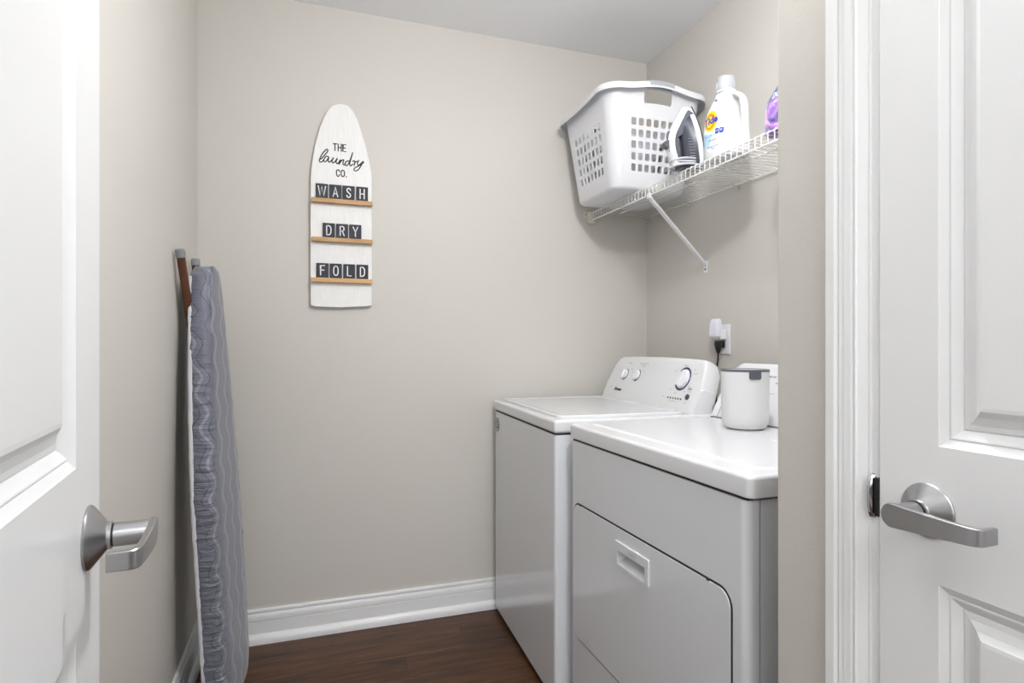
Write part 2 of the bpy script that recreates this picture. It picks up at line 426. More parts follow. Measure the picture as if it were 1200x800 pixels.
# baseboard profile: (distance from wall, height)
BBP = [(0, 0), (.030, 0), (.030, .010), (.028, .020), (.023, .029), (.0155, .034), (.0145, .036), (.0145, .078), (.0105, .0795), (.0105, .082),
       (.0145, .084), (.0145, .094), (.0125, .104), (.0095, .109), (.0050, .1110), (.0050, .1135), (.0098, .115), (.0098, .121), (.007, .125), (0, .125)]
def extrude_prof(prof, p0, p1, f):
    bm = BM(); loft(bm, [[f(d, z, t) for d, z in prof] for t in (p0, p1)]); return bm
struct('baseboard_back', extrude_prof(BBP, XL, XR, lambda d, z, t: (t, YB-d, z)), M['trim'], smooth=35)
struct('baseboard_left', extrude_prof(BBP, 0.06, YB, lambda d, z, t: (XL+d, t, z)), M['trim'], smooth=35)
struct('baseboard_right', extrude_prof(BBP, 0.79, YB, lambda d, z, t: (XR-d, t, z)), M['trim'], smooth=35)

# casing and jamb of the closet door in the entry wall
CP = [(0, 0), (0, .015), (.001, .0165), (.015, .0165), (.0165, .0120), (.0185, .0100), (.0205, .0125), (.022, .0125), (.028, .0100), (.0285, .0125), (.030, .0120),
      (.034, .0118), (.039, .0112), (.041, .0095), (.043, .0085), (.0445, .0110), (.0465, .0110), (.048, .0085), (.0600, .0015), (.0615, .0028), (.064, .0020), (.064, 0)]
YJ = 0.602                                                   # face of the far jamb
trim = BM()
loft(trim, [[(XE-p, YJ+0.076-d, z) for d, p in CP] for z in (0, 2.058)])
loft(trim, [[(XE-p, 0.055+d, z) for d, p in CP] for z in (0, 2.058)])
loft(trim, [[(XE-p, yy, 2.128-d) for d, p in CP] for yy in (0.058, YJ+0.076)])
tr = struct('trim_1', trim, M['trim'], smooth=25)
j = BM(); box(j, XE-0.0005, XE+0.055, YJ, YJ+0.02, 0, 2.06, 0.001, 1); box(j, XE-0.0005, XE+0.055, 0.115, 0.128, 0, 2.06); box(j, XE-0.0005, XE+0.055, 0.128, YJ, 2.045, 2.06)
obj('jamb', j, M['trim'], tr)
st = BM(); box(st, XE+0.042, XE+0.054, YJ-0.012, YJ, 0, 2.045); obj('stop', st, M['trim'], tr)
# strike plate with a curved lip
sp = BM(); pl = []
for k in range(9):
    a = -PI/2+PI*k/8; zz = 0.031*math.sin(a); ww = 0.011*math.cos(a)**0.6+0.0005
    pl.append((zz, ww))
def stf(v, u): return None
rr = []
for zz, ww in pl:
    x0 = XE+0.010; n = []
    for k in range(6):
        t = k/5; n.append((XE+0.004-(ww+0.004)*t, YJ+0.0045+0.006*t*t, 0.919+zz))
    rr.append(n)
loft(sp, rr, cap=False, closed=False)
so = obj('strike_plate', sp, M['chrome'], tr, smooth=60); md = so.modifiers.new('s', 'SOLIDIFY'); md.thickness = 0.0016
tag(so, 'polished metal strike plate')
# shadow box of the latch: dark bolt hole beside the strike
bb = BM(); box(bb, XE-0.0062, XE+0.012, YJ-0.0022, YJ+0.0045, 0.893, 0.945, 0.0005, 1); obj('latch_recess', bb, M['black'], tr)

# ------------------------------------------------------------------ doors
def rect_loop(u0, u1, v0, v1, ins): return [(u0+ins, v0+ins), (u1-ins, v0+ins), (u1-ins, v1-ins), (u0+ins, v1-ins)]
PP = [(0, 0), (.0010, -.0010), (.0095, -.0055), (.0115, -.0050), (.0130, -.0055), (.0205, -.0100), (.0225, -.0120), (.0245, -.0105), (.030, -.0100), (.040, -.0065), (.0475, -.0012), (.052, -.0008)]
def door(name, width, height, thick, panels, loc, rotz):
    """local x from latch edge to hinge edge (0..width), y=0 the face looking at the camera (normal -y), z up"""
    root = bpy.data.objects.new(name, None); COL.objects.link(root); root.location = loc; root.rotation_euler = (0, 0, rotz); root['kind'] = 'structure'
    bm = BM()
    prism(bm, [(0, 0), (width, 0), (width, height), (0, height)], [[(u0, v0), (u1, v0), (u1, v1), (u0, v1)] for u0, u1, v0, v1 in panels], 0, thick, lambda u, v, d: (u, d, v))
    bmesh.ops.remove_doubles(bm, verts=bm.verts, dist=1e-6)
    obj('slab', bm, M['door'], root)
    for u0, u1, v0, v1 in panels:
        bm = BM(); outer = []
        for s in (0, 1):
            R = []
            for ins, dep in PP:
                yy = -dep if s == 0 else thick+dep
                R.append([bm.verts.new((u, yy, v)) for u, v in rect_loop(u0, u1, v0, v1, ins)])
            for A, B in zip(R, R[1:]):
                for k in range(4): bm.faces.new((A[k], A[(k+1) % 4], B[(k+1) % 4], B[k]))
            bm.faces.new(R[-1]); outer.append(R[0])
        for k in range(4): bm.faces.new((outer[0][k], outer[0][(k+1) % 4], outer[1][(k+1) % 4], outer[1][k]))
        obj('panel', bm, M['door'], root)
    return root

def lever(root, u, z, hand=1, thick=0.035):
    """rosette, neck and lever; sticks out along -y, lever points along +x"""
    mt = Matrix.Translation((u, 0, z)) @ Matrix.Rotation(PI/2, 4, 'X')     # +Z -> -Y
    bm = BM(); lathe(bm, [(.0338, 0), (.0342, .002), (.0330, .004), (.0155, .0175), (.0145, .0190), (.0145, .0225)], 40, mt)
    h = obj('door_handle', bm, M['nickel'], root, smooth=30); h['label'] = 'brushed nickel lever handle'
    bm = BM(); lathe(bm, [(.0120, .0225), (.0120, .0245)], 28, mt); obj('neck_gap', bm, M['black'], h)
    bm = BM(); lathe(bm, [(.0128, .0245), (.0128, .059)], 28, mt); obj('neck', bm, M['nickel'], h, smooth=30)
    # bar: path in plan (x along door, y out), half height
    path = []
    for k in range(7):
        a = PI/2*k/6; path.append((-0.0125*math.cos(a)+0.0, -0.0610, 0.0140*math.sin(a)+0.0008))
    for t, oy, hh in ((.018, -.0612, .0136), (.036, -.0608, .0127), (.054, -.060, .0117), (.072, -.0590, .0108), (.086, -.0575, .0101), (.0925, -.0560, .0098), (.0955, -.0530, .0096), (.0962, -.049, .0095), (.0962, -.032, .0092)):
        path.append((t, oy, hh))
    bm = BM(); rings = []; n = len(path); th = 0.0034
    for i, (px, py, hh) in enumerate(path):
        d = Vector(((path[min(i+1, n-1)][0]-path[max(i-1, 0)][0])*hand, path[min(i+1, n-1)][1]-path[max(i-1, 0)][1], 0)).normalized()
        q = Vector((-d.y, d.x, 0)); c = Vector((u+px*hand, py, z)); b = min(0.0012, hh*0.5)
        rings.append([c+q*a+Vector((0, 0, e)) for a, e in ((th-b, hh), (th, hh-b), (th, -hh+b), (th-b, -hh), (-th+b, -hh), (-th, -hh+b), (-th, hh-b), (-th+b, hh))])
    loft(bm, rings); obj('lever', bm, M['nickel'], h, smooth=35)

a1 = math.radians(5.9)
d1 = door('door_1', 0.76, 2.028, 0.035, [(0.117, 0.643, 0.991, 1.89), (0.117, 0.643, 0.21, 0.819)], (-0.225+0.76*math.sin(a1), 0.82-0.76*math.cos(a1), 0.012), PI/2+a1)
lever(d1, 0.76-0.064, 0.919-0.012, -1)
d2 = door('door_2', 0.472, 2.028, 0.035, [(0.079, 0.395, 0.989, 1.89), (0.079, 0.395, 0.21, 0.819)], (XE-0.004, 0.5995, 0.012), -PI/2)
lever(d2, 0.066, 0.919-0.012, 1)

# ------------------------------------------------------------------ ceiling lamp
t = thing('ceiling_light', 'round frosted glass ceiling lamp above the walkway, out of the frame', 'lamp', (LAMP[0], LAMP[1], HC))
bm = BM(); lathe(bm, [(.12, 0), (.12, -.02), (.11, -.028)], 40); obj('base', bm, M['nickel'], t, smooth=30)
bm = BM(); lathe(bm, [(.105, -.026), (.14, -.04), (.13, -.075), (.08, -.097), (.02, -.103)], 40); obj('glass_shade', bm, M['lampglass'], t, smooth=50)

# ------------------------------------------------------------------ washing machine
def slope(p0, p1):
    """maps (along y, up the console face, out) -> xyz for a console face whose bottom front edge is p0=(x, z) and top p1"""
    d = Vector((p1[0]-p0[0], p1[1]-p0[1])); L = d.length; d /= L; n = Vector((-d.y, d.x))
    return L, (lambda y, v, o: (p0[0]+d.x*v+n.x*o, y, p0[1]+d.y*v+n.y*o))

def console(root, y0, y1, xb, zt, base, top, back, crown, rc):
    """control hood: rounded-top front outline leaning back from base=(x, z) to top"""
    n = 40; outline = []
    H = top[1]-base[1]
    for k in range(n+1):
        s = k/n; y = y0+(y1-y0)*s; e = min(s, 1-s)*(y1-y0)
        h = 1.0 if e >= rc else 1-(1-math.sqrt(max(0, 1-((rc-e)/rc)**2)))*0.55
        h = h*(1+crown*(math.sin(PI*s)-1)) if True else h
        outline.append((y, h))
    rings = []
    for y, h in outline:
        zt_ = base[1]+H*h; xf = base[0]+(top[0]-base[0])*h
        r = [(base[0], y, base[1]-0.004), (base[0]+0.001, y, base[1]+0.003)]
        for t in (0.25, 0.5, 0.75, 0.93): r.append((base[0]+(xf-base[0])*t, y, base[1]+(zt_-base[1])*t))
        r += [(xf+0.004, y, zt_-0.0015), (xf+0.012, y, zt_), (xf+.034, y, zt_-0.006), (xf+.052, y, zt_-0.018), (xf+.058, y, zt_-0.034), (base[0]+.076, y, base[1]+.02), (base[0]+.074, y, base[1]-0.004)]
        rings.append(r)
    # ends: shrink slightly for a rounded side edge
    def shr(r, y, k):
        cx = sum(p[0] for p in r)/len(r); cz = base[1]+0.05
        return [(cx+(p[0]-cx)*k, y, max(base[1]-0.004, cz+(p[2]-cz)*k) if p[2] > base[1] else p[2]) for p in r]
    rings = [shr(rings[0], y0-0.006, 0.93), shr(rings[0], y0-0.003, 0.975)]+rings+[shr(rings[-1], y1+0.003, 0.975), shr(rings[-1], y1+0.006, 0.93)]
    bm = BM(); loft(bm, rings); return obj('console', bm, M['console'], root, smooth=50)

WX, WY0, WY1 = 0.770, 1.700, 2.420
wm = thing('washing_machine', 'white top-loading washer in the far corner, beside the back wall', 'washer', (1.0724, 2.0403, 0), -math.radians(2.7))
def W(name, bm, m, parent=None, **k):
    """mesh written in world coordinates, stored relative to the machine's base"""
    bmesh.ops.translate(bm, vec=(-1.09, -2.055, 0), verts=bm.verts); return obj(name, bm, m, parent or wm, **k)
bm = BM(); box(bm, WX, 1.40, WY0, WY1, 0.022, 0.846, 0.012, 4, 'z'); W('body', bm, M['enamel'], smooth=40)
bm = BM(); box(bm, WX+0.004, 1.395, WY0+0.004, WY1-0.004, 0.844, 0.852); W('seam', bm, M['seam'])
bm = BM(); box(bm, WX-0.004, 1.405, WY0-0.006, WY1+0.004, 0.851, 0.893, 0.010, 4); W('top_deck', bm, M['enamel_top'], smooth=40)
bm = BM()
loft(bm, [[(x, y, z) for x, y in rrect(0.795+i, 1.250-i, 1.725+i, 2.393-i, 0.03)] for i, z in ((0, .892), (0, .899), (.004, .9025), (.016, .9025), (.024, .8985), (.040, .8985))])
W('lid', bm, M['enamel_top'], smooth=30)
for sx in (0.81, 1.36):
    for sy in (1.73, 2.38):
        bm = BM(); lathe(bm, [(.018, 0), (.02, .008), (.012, .012), (.012, .03)], 16, Matrix.Translation((sx, sy, 0))); W('foot', bm, M['black'])
# round badge at the far upper corner of the front
bm = BM(); lathe(bm, [(.0285, 0), (.0285, .001)], 32, Matrix.Translation((WX, 2.378, .794)) @ Matrix.Rotation(-PI/2, 4, 'Y')); bd = W('badge', bm, M['slate'])
bm = BM()
for a0, a1_, rad in ((20, 160, .0215), (200, 340, .0215)):
    ribbon(bm, [(rad*math.cos(math.radians(a)), rad*math.sin(math.radians(a))) for a in range(a0, a1_+1, 10)], .003, lambda u, v: (WX-.0016, 2.378-u, .794+v))
ribbon(bm, [(-.013, .009), (-.006, -.008), (0, .006), (.006, -.008), (.013, .009)], .004, lambda u, v: (WX-.0016, 2.378-u, .794+v))
o = W('badge_emblem', bm, M['whitep'], bd)
# console
CB, CT = (1.262, 0.896), (1.338, 1.078)
wc = console(wm, 1.708, WY1-0.012, 0, 0, CB, CT, 1.41, 0.035, 0.05)
for v in wc.data.vertices: v.co -= Vector((1.09, 2.055, 0))
LW, FW = slope(CB, CT)
def knob(root, parts, F, y, v, r, ring_m, wfun, off, ang=0.3, ticks=()):
    """ring of print, skirted knob with a grip bar across it"""
    f = F(y, v, 0); n = Vector(F(y, v, 1))-Vector(f)
    up = Vector(F(y, v+1, 0))-Vector(f); side = Vector((0, -1, 0))
    mt = Matrix.Translation(Vector(f)) @ Matrix((side, up, n)).transposed().to_4x4()
    bm = BM()
    lathe(bm, [(r*.93, 0), (r*.93, .006), (r*.86, .0085), (r*.5, .0095)], 36, mt); k = wfun('knob', bm, M['whitep'], smooth=40)
    bm = BM(); box(bm, -r*.20, r*.20, -r*.84, r*.84, .006, .017, r*.1, 3)
    bmesh.ops.transform(bm, matrix=mt @ Matrix.Rotation(ang, 4, 'Z'), verts=bm.verts); wfun('grip_bar', bm, M['whitep'], k, smooth=40)
    bm = BM()
    for a0, a1_ in off:
        ribbon(bm, [(r*1.13*math.sin(math.radians(a)), r*1.13*math.cos(math.radians(a))) for a in range(a0, a1_+1, 4)], r*.2, lambda u, w_: tuple(mt @ Vector((u, w_, .0009))))
    wfun('dial_marks', bm, ring_m, k)
    return mt
wk = lambda n_, b_, m_, p_=None, **k: W(n_, b_, m_, p_, **k)
segs = [(-46, 14), (22, 30), (40, 56), (66, 80), (90, 152), (160, 176), (184, 210), (218, 238)]
knob(wm, None, FW, 1.832, 0.118, 0.036, M['navy'], wk, segs, -0.35)
knob(wm, None, FW, 2.168, 0.115, 0.021, M['dark_plastic'], wk, [(20, 120), (130, 200)], -0.6)
knob(wm, None, FW, 2.272, 0.115, 0.021, M['dark_plastic'], wk, [(20, 110), (120, 200)], 0)
def fw(u0, v0): return lambda u, v: FW(u0-u, v0+v, 0.0012)
bm = BM(); text(bm, 'Amana', 0.019, 0, 0, fw(2.288, 0.045), shear=0.3, bold=0.0006, sx=1.2)
ribbon(bm, [(-.028, -.008), (-.022, .007), (-.008, -.001), (.02, -.004)], .002, fw(2.288, 0.047)); W('brand_mark', bm, M['blackprint'])
bm = BM()
text(bm, 'A', 0.011, 0, 0, fw(2.352, 0.052))
text(bm, 'LOAD SIZE', 0.0072, 0, 0, fw(2.258, 0.165)); text(bm, 'WATER TEMPERATURE', 0.0068, 0, 0, fw(2.14, 0.165)); text(bm, 'WASH/RINSE', 0.006, 0, 0, fw(2.14, 0.155))
text(bm, 'AUTO', 0.005, 0, 0, fw(2.226, 0.140)); text(bm, 'Hot', 0.005, 0, 0, fw(2.118, 0.132)); text(bm, 'Cold', 0.005, 0, 0, fw(2.305, 0.128)); text(bm, 'Warm', 0.005, 0, 0, fw(2.212, 0.128))
text(bm, 'NORMAL', 0.0062, 0, 0, fw(1.838, 0.168)); text(bm, 'Heavy', 0.0055, 0, 0, fw(1.893, 0.145)); text(bm, 'DELICATE', 0.0055, 0, 0, fw(1.768, 0.14))
text(bm, 'Light', 0.0055, 0, 0, fw(1.777, 0.155)); text(bm, 'Soak', 0.005, 0, 0, fw(1.775, 0.09)); text(bm, 'Bulky', 0.005, 0, 0, fw(1.885, 0.074)); text(bm, 'RINSE', 0.006, 0, 0, fw(1.848, 0.062)); text(bm, 'Spin', 0.005, 0, 0, fw(1.795, 0.072))
text(bm, 'START', 0.0085, 0, 0, fw(1.768, 0.083), bold=0.0003); text(bm, 'Pause/Cancel', 0.0045, 0, 0, fw(1.768, 0.074))
text(bm, 'STATUS', 0.005, 0, 0, fw(1.915, 0.044)); text(bm, 'Soak  Wash  Rinse  Spin  Done', 0.0048, 0, 0, fw(1.847, 0.032)); text(bm, 'Hold 3 sec', 0.0045, 0, 0, fw(1.768, 0.032))
W('panel_print', bm, M['print'])['kind'] = 'stuff'
for i in range(6):
    yy = 1.886-i*0.0165; bm = BM(); box(bm, -.003, .003, -.003, .003, 0, .0014)
    p = Vector(FW(yy, 0.043, 0)); n = Vector(FW(yy, .043, 1))-p; up = Vector(FW(yy, 1.043, 0))-p
    bmesh.ops.transform(bm, matrix=Matrix.Translation(p) @ Matrix((Vector((0, -1, 0)), up, n)).transposed().to_4x4(), verts=bm.verts); W('indicator_light', bm, M['blackprint'])
p = Vector(FW(1.768, 0.054, 0)); n = Vector(FW(1.768, .054, 1))-p; up = Vector(FW(1.768, 1.054, 0))-p
bm = BM(); lathe(bm, [(.0105, 0), (.0105, .003), (.008, .0036)], 24, Matrix.Translation(p) @ Matrix((Vector((0, -1, 0)), up, n)).transposed().to_4x4()); W('start_button', bm, M['dark_plastic'], smooth=40)

# ------------------------------------------------------------------ dryer
DX, DY0, DY1 = 0.7685, 0.893, 1.654
dr = thing('clothes_dryer', 'white front-loading dryer beside the walkway, canister on its top', 'dryer', (1.09, 1.275, 0))
def D(name, bm, m, parent=None, **k):
    bmesh.ops.translate(bm, vec=(-1.09, -1.275, 0), verts=bm.verts); return obj(name, bm, m, parent or dr, **k)
bm = BM(); box(bm, DX+0.0330, 1.40, DY0+0.0005, DY1-0.0005, 0.025, 0.838); D('cabinet', bm, M['enamel'])
bm = BM(); box(bm, DX+0.0320, 1.39, DY0+0.006, DY1-0.006, 0.03, 0.846); box(bm, DX+0.006, DX+0.0305, DY0+0.006, DY1-0.006, 0.8386, 0.846); D('seam', bm, M['seam'])
bm = BM(); vs0 = len(bm.verts)
# front panel wraps round both corners
fp = []
for cx, cy, a0, a1_ in ((DX+.016, DY1-.016, 90, 180), (DX+.016, DY0+.016, 180, 270)):
    for k in range(7):
        a = math.radians(a0+(a1_-a0)*k/6); fp.append((cx+.016*math.cos(a), cy+.016*math.sin(a)))
fp = [(DX+.0295, DY1)]+fp+[(DX+.0295, DY0)]
loft(bm, [[(x, y, z) for x, y in fp] for z in (0.028, 0.8385)])
HY0, HY1, HZ0, HZ1 = 1.213, 1.371, .558, .622
PQ = [(HY0+.013, HZ0+.007), (HY1-.013, HZ0+.007), (HY1-.013, HZ1-.021), (HY0+.013, HZ1-.021)]
big = [f_ for f_ in bm.faces if all(abs(v.co.x-DX) < 1e-5 for v in f_.verts)][0]; be = list(big.edges); bmesh.ops.delete(bm, geom=[big], context='FACES_ONLY')
hv = [bm.verts.new((DX, u, v)) for u, v in PQ]; be += [bm.edges.new((hv[k], hv[(k+1) % 4])) for k in range(4)]
bmesh.ops.triangle_fill(bm, use_beauty=True, use_dissolve=False, edges=be)
D('front_panel', bm, M['enamel'], smooth=40)
bm = BM(); loft(bm, [[(x, y, z) for x, y in rrect(0.7655+i, 1.41-i, 0.880+i, 1.660-i, 0.013)] for i, z in ((.005, .8435), (.001, .8455), (0, .849), (0, .879), (.0012, .8835), (.004, .8865), (.008, .8875))])
D('top', bm, M['enamel_top'], smooth=45)
bm = BM(); loft(bm, [[(x, y, z) for x, y in rrect(0.818+i, 1.262-i, 0.913+i, 1.634-i, 0.028)] for i, z in ((0, .8870), (.004, .8905), (.010, .8920))]); D('raised_top', bm, M['enamel_top'], smooth=30)
bm = BM(); loft(bm, [[(x, y, z) for x, y in rrect(1.085+i, 1.235-i, 0.935+i, 1.195-i, 0.02)] for i, z in ((0, .8915), (.001, .8935), (.003, .894))]); ls = D('lint_screen_lid', bm, M['enamel_top'], smooth=45)
bm = BM(); box(bm, 1.10, 1.125, 1.10, 1.18, .8938, .8944); D('finger_slot', bm, M['grip'], ls)
f = lambda u, v, d: (DX-d, u, v)
bm = BM(); prism(bm, rrect(.9295, 1.6335, .2565, .6595, .038, 8), [PQ], -.001, .0006, f); D('door_gap', bm, M['seam'])
HY0, HY1, HZ0, HZ1 = 1.213, 1.371, .558, .622
do_bm = BM(); prism(do_bm, rrect(.9345, 1.6285, .2615, .6545, .033, 8), [[(HY0+.006, HZ0+.006), (HY1-.006, HZ0+.006), (HY1-.006, HZ1-.006), (HY0+.006, HZ1-.006)]], .0007, .0030, f)
mdv = [v for v in do_bm.verts]
dd = D('door', do_bm, M['enamel'])
bm = BM(); prism(bm, rrect(HY0, HY1, HZ0, HZ1, .003, 2), [[(HY0+.014, HZ0+.008), (HY1-.014, HZ0+.008), (HY1-.014, HZ1-.022), (HY0+.014, HZ1-.022)]], .0025, .0080, f)
hd = D('handle_frame', bm, M['enamel'], dd)
bm = BM()      # scooped pocket
q0 = [(u+(.0004 if u < 1.29 else -.0004), v+(.0004 if v < .59 else -.0004)) for u, v in PQ]
q1 = [(HY0+.015, HZ0+.024), (HY1-.015, HZ0+.024), (HY1-.015, HZ1-.022), (HY0+.015, HZ1-.022)]
A = [bm.verts.new((DX-.0070, u, v)) for u, v in q0]; B = [bm.verts.new((DX+.022, u, v)) for u, v in q1]
for k in range(4): bm.faces.new((A[k], A[(k+1) % 4], B[(k+1) % 4], B[k]))
bm.faces.new(B); D('pocket', bm, M['enamel'], dd)
bm = BM(); text(bm, 'Quality', 0.013, 0, 0, lambda u, v: (DX-.0092, 1.285-u, .6115+v), shear=0.3); D('embossed_script', bm, M['grip'], hd)
for yy in (1.585, 1.0):
    bm = BM(); box(bm, DX-.004, DX+.0, yy-.004, yy+.004, .6545, .659); D('catch', bm, M['seam'])
for sx in (0.82, 1.36):
    for sy in (0.94, 1.62):
        bm = BM(); lathe(bm, [(.018, 0), (.02, .008), (.012, .012), (.012, .04)], 16, Matrix.Translation((sx, sy, 0))); D('foot', bm, M['black'])
DB, DT = (1.278, 0.890), (1.368, 1.066)
dc = console(dr, DY0+0.01, DY1-0.004, 0, 0, DB, DT, 1.41, 0.0, 0.035)
for v in dc.data.vertices: v.co -= Vector((1.09, 1.275, 0))
LD, FD = slope(DB, DT)
bm = BM(); box(bm, DB[0]-.012, DB[0]+.01, DY0+.02, DY1-.012, .886, .8925, .002, 1); D('console_foot_strip', bm, M['slate'])
bm = BM(); ribbon(bm, [(1.622, .0), (1.622, .165), (1.612, .178)], .0022, lambda u, v: FD(u, v, .0012)); D('console_groove', bm, M['slate'])
fd = lambda u0, v0: (lambda u, v: FD(u0-u, v0+v, 0.0012))
bm = BM()
text(bm, 'TIMED DRY', .0075, 0, 0, fd(1.455, .155), bold=.0002); text(bm, 'AUTOMATIC DRY', .0075, 0, 0, fd(1.40, .135), bold=.0002); text(bm, 'More Dry', .006, 0, 0, fd(1.43, .10)); text(bm, 'Less Dry', .006, 0, 0, fd(1.43, .06)); text(bm, 'Wrinkle Prevent', .006, 0, 0, fd(1.30, .15))
D('panel_print', bm, M['print'])['kind'] = 'stuff'
dk = lambda n_, b_, m_, p_=None, **k: D(n_, b_, m_, p_, **k)
knob(dr, None, FD, 1.28, 0.10, 0.036, M['navy'], dk, segs, 0.2)

# ------------------------------------------------------------------ canister on the dryer
t = thing('canister', 'white round canister with a slate grey rim and tab, standing on the dryer', 'canister', (1.172, 1.368, 0.8921))
bm = BM(); lathe(bm, [(.030, 0), (.048, .001), (.056, .006), (.0612, .018), (.0632, .035), (.0642, .158), (.0642, .1605)], 64); obj('body', bm, M['canister'], t, smooth=50)
bm = BM(); lathe(bm, [(.0645, .160), (.0650, .162), (.0645, .1655), (.058, .1665), (.056, .1645), (.02, .164)], 64); obj('rim', bm, M['slate'], t, smooth=40)
bm = BM(); lathe(bm, [(.0552, .1642), (.0548, .1652), (.01, .1654)], 48); obj('lid', bm, M['grip'], t, smooth=40)
va = math.atan2(-1.368, -1.172)+math.radians(24)
bm = BM()
prism(bm, rrect(-.0165, .0165, .140, .164, .005, 4), [], .0635, .0668, lambda u, v, d: (d*math.cos(va+u/.0645), d*math.sin(va+u/.0645), v))
bmesh.ops.subdivide_edges(bm, edges=[e for e in bm.edges if e.calc_length() > .012], cuts=2)
obj('tab', bm, M['slate'], t)

# ------------------------------------------------------------------ wire shelf
SX, SZ, SY0, SY1 = 1.232, 1.727, 0.80, 2.447
sh = thing('wire_shelf', 'white wire shelf with a diagonal brace, high on the right wall', 'shelf', (1.38, 1.6, SZ))
def H(name, bm, m, parent=None, **k):
    bmesh.ops.translate(bm, vec=(-1.38, -1.6, -SZ), verts=bm.verts); return obj(name, bm, m, parent or sh, **k)
bm = BM(); n = 0
tube(bm, [(XR-.008, 0, SZ), (SX+.004, 0, SZ), (SX, 0, SZ-.004), (SX, 0, SZ-.036)], .0013, 6)
bmesh.ops.translate(bm, vec=(-1.38, 0, -SZ), verts=bm.verts)
w0 = obj('wire', bm, M['wire'], sh, loc=(0, SY0-1.6+.012, 0), smooth=60)
k = 1
while SY0+.012+k*.0254 < SY1-.004:
    c = w0.copy(); COL.objects.link(c); c.parent = sh; c.location = (0, SY0+.012+k*.0254-1.6, 0); k += 1
for x, z, r in ((SX+.0030, SZ-.0042, .0024), (SX+.0018, SZ-.037, .0028), (SX+.128, SZ-.0042, .0028), (XR-.010, SZ-.0042, .0028)):
    bm = BM(); tube(bm, [(x, SY0, z), (x, SY1-(.05 if abs(x-SX-.128) < .01 else 0), z)], r, 8); H('rail', bm, M['wire'], smooth=60)
# end bracket on the back wall
bm = BM(); box(bm, SX-.010, SX+.018, YB-.030, YB, SZ-.050, SZ+.002, .003, 2); box(bm, SX-.026, SX-.008, YB-.004, YB, SZ-.022, SZ+.004, .0015, 1); eb = H('end_bracket', bm, M['cream'], smooth=40)
bm = BM(); lathe(bm, [(.0035, 0), (.003, .0015)], 12, Matrix.Translation((SX-.018, YB-.004, SZ-.008)) @ Matrix.Rotation(PI/2, 4, 'X')); H('screw', bm, M['slate'], eb)
# brace
bm = BM(); a, b = Vector((SX+.001, 1.955, SZ-.044)), Vector((XR-.006, 2.018, 1.452))
d = (b-a).normalized(); sd = d.cross(Vector((0, 1, 0))).normalized(); fl = sd.cross(d)
loft(bm, [[p+sd*i*.0042+fl*j_*.0085 for i, j_ in ((-1, -1), (1, -1), (1, 1), (-1, 1))] for p in (a, b)])
br = H('brace', bm, M['whitep'])
bm = BM(); box(bm, SX-.004, SX+.006, 1.944, 1.966, SZ-.050, SZ-.030, .002, 1); H('brace_hook', bm, M['whitep'], br)
bm = BM(); box(bm, XR-.0025, XR, 2.006, 2.030, 1.418, 1.466, .0008, 1); box(bm, XR-.010, XR-.0015, 2.010, 2.026, 1.446, 1.462, .0008, 1); H('brace_foot', bm, M['whitep'], br)
bm = BM(); lathe(bm, [(.0045, 0), (.004, .002)], 12, Matrix.Translation((XR-.0025, 2.018, 1.431)) @ Matrix.Rotation(-PI/2, 4, 'Y')); H('screw', bm, M['slate'], br)
for yy in (2.40, 2.12, 1.83, 1.54, 1.25, .96):
    bm = BM(); pts = [(XR-.004, yy, SZ+.006), (XR-.012, yy, SZ+.004), (XR-.018, yy, SZ-.004), (XR-.014, yy, SZ-.012), (XR-.008, yy, SZ-.013)]
    tube(bm, pts, .0030, 8); box(bm, XR-.006, XR, yy-.007, yy+.007, SZ-.022, SZ+.010, .002, 1); H('wall_clip', bm, M['cream'], smooth=50)
DECK = SZ+.0014

# ------------------------------------------------------------------ laundry basket
bk = thing('laundry_basket', 'white plastic laundry basket with square holes, on the far end of the wire shelf', 'basket', (1.294, 2.205, DECK+.0022))
# rounded-square perimeter: parameter breakpoints per side
HB = 0.30                                            # straight part of the wall
def side_breaks():
    """list of (kind, t) along one side from corner to corner, t in -1..1"""
    n, pitch, hole, r = 7, .0385, .0262, .004
    b = [-.165]
    for k in range(n):
        c = (k-(n-1)/2)*pitch
        b += [c-hole/2, c-hole/2+r, c+hole/2-r, c+hole/2]
    b.append(.165); return b
SBK = side_breaks()
NC = 8                                               # corner segments
# columns: list of (side, s) or corner angle
cols = []
for sd_ in range(4):
    for i, s in enumerate(SBK): cols.append(('s', sd_, s, i))
    for k in range(1, NC): cols.append(('c', sd_, k/NC, -1))
def perim(col, hx, hy, rc):
    """rounded rectangle point for a column; side order: -Y, +X, +Y, -X"""
    kind, sd_, s, _ = col
    c4 = [(0, -1), (1, 0), (0, 1), (-1, 0)]
    nx, ny = c4[sd_]; tx, ty = -ny, nx
    hn = hy if sd_ in (0, 2) else hx; ht = hx if sd_ in (0, 2) else hy
    if kind == 's':
        return (nx*hn+tx*s/.165*(ht-rc), ny*hn+ty*s/.165*(ht-rc), nx, ny)
    a = s*PI/2; cx = nx*(hn-rc)+tx*(ht-rc); cy = ny*(hn-rc)+ty*(ht-rc)
    dx, dy = nx*math.cos(a)+tx*math.sin(a), ny*math.cos(a)+ty*math.sin(a)
    return (cx+dx*rc, cy+dy*rc, dx, dy)
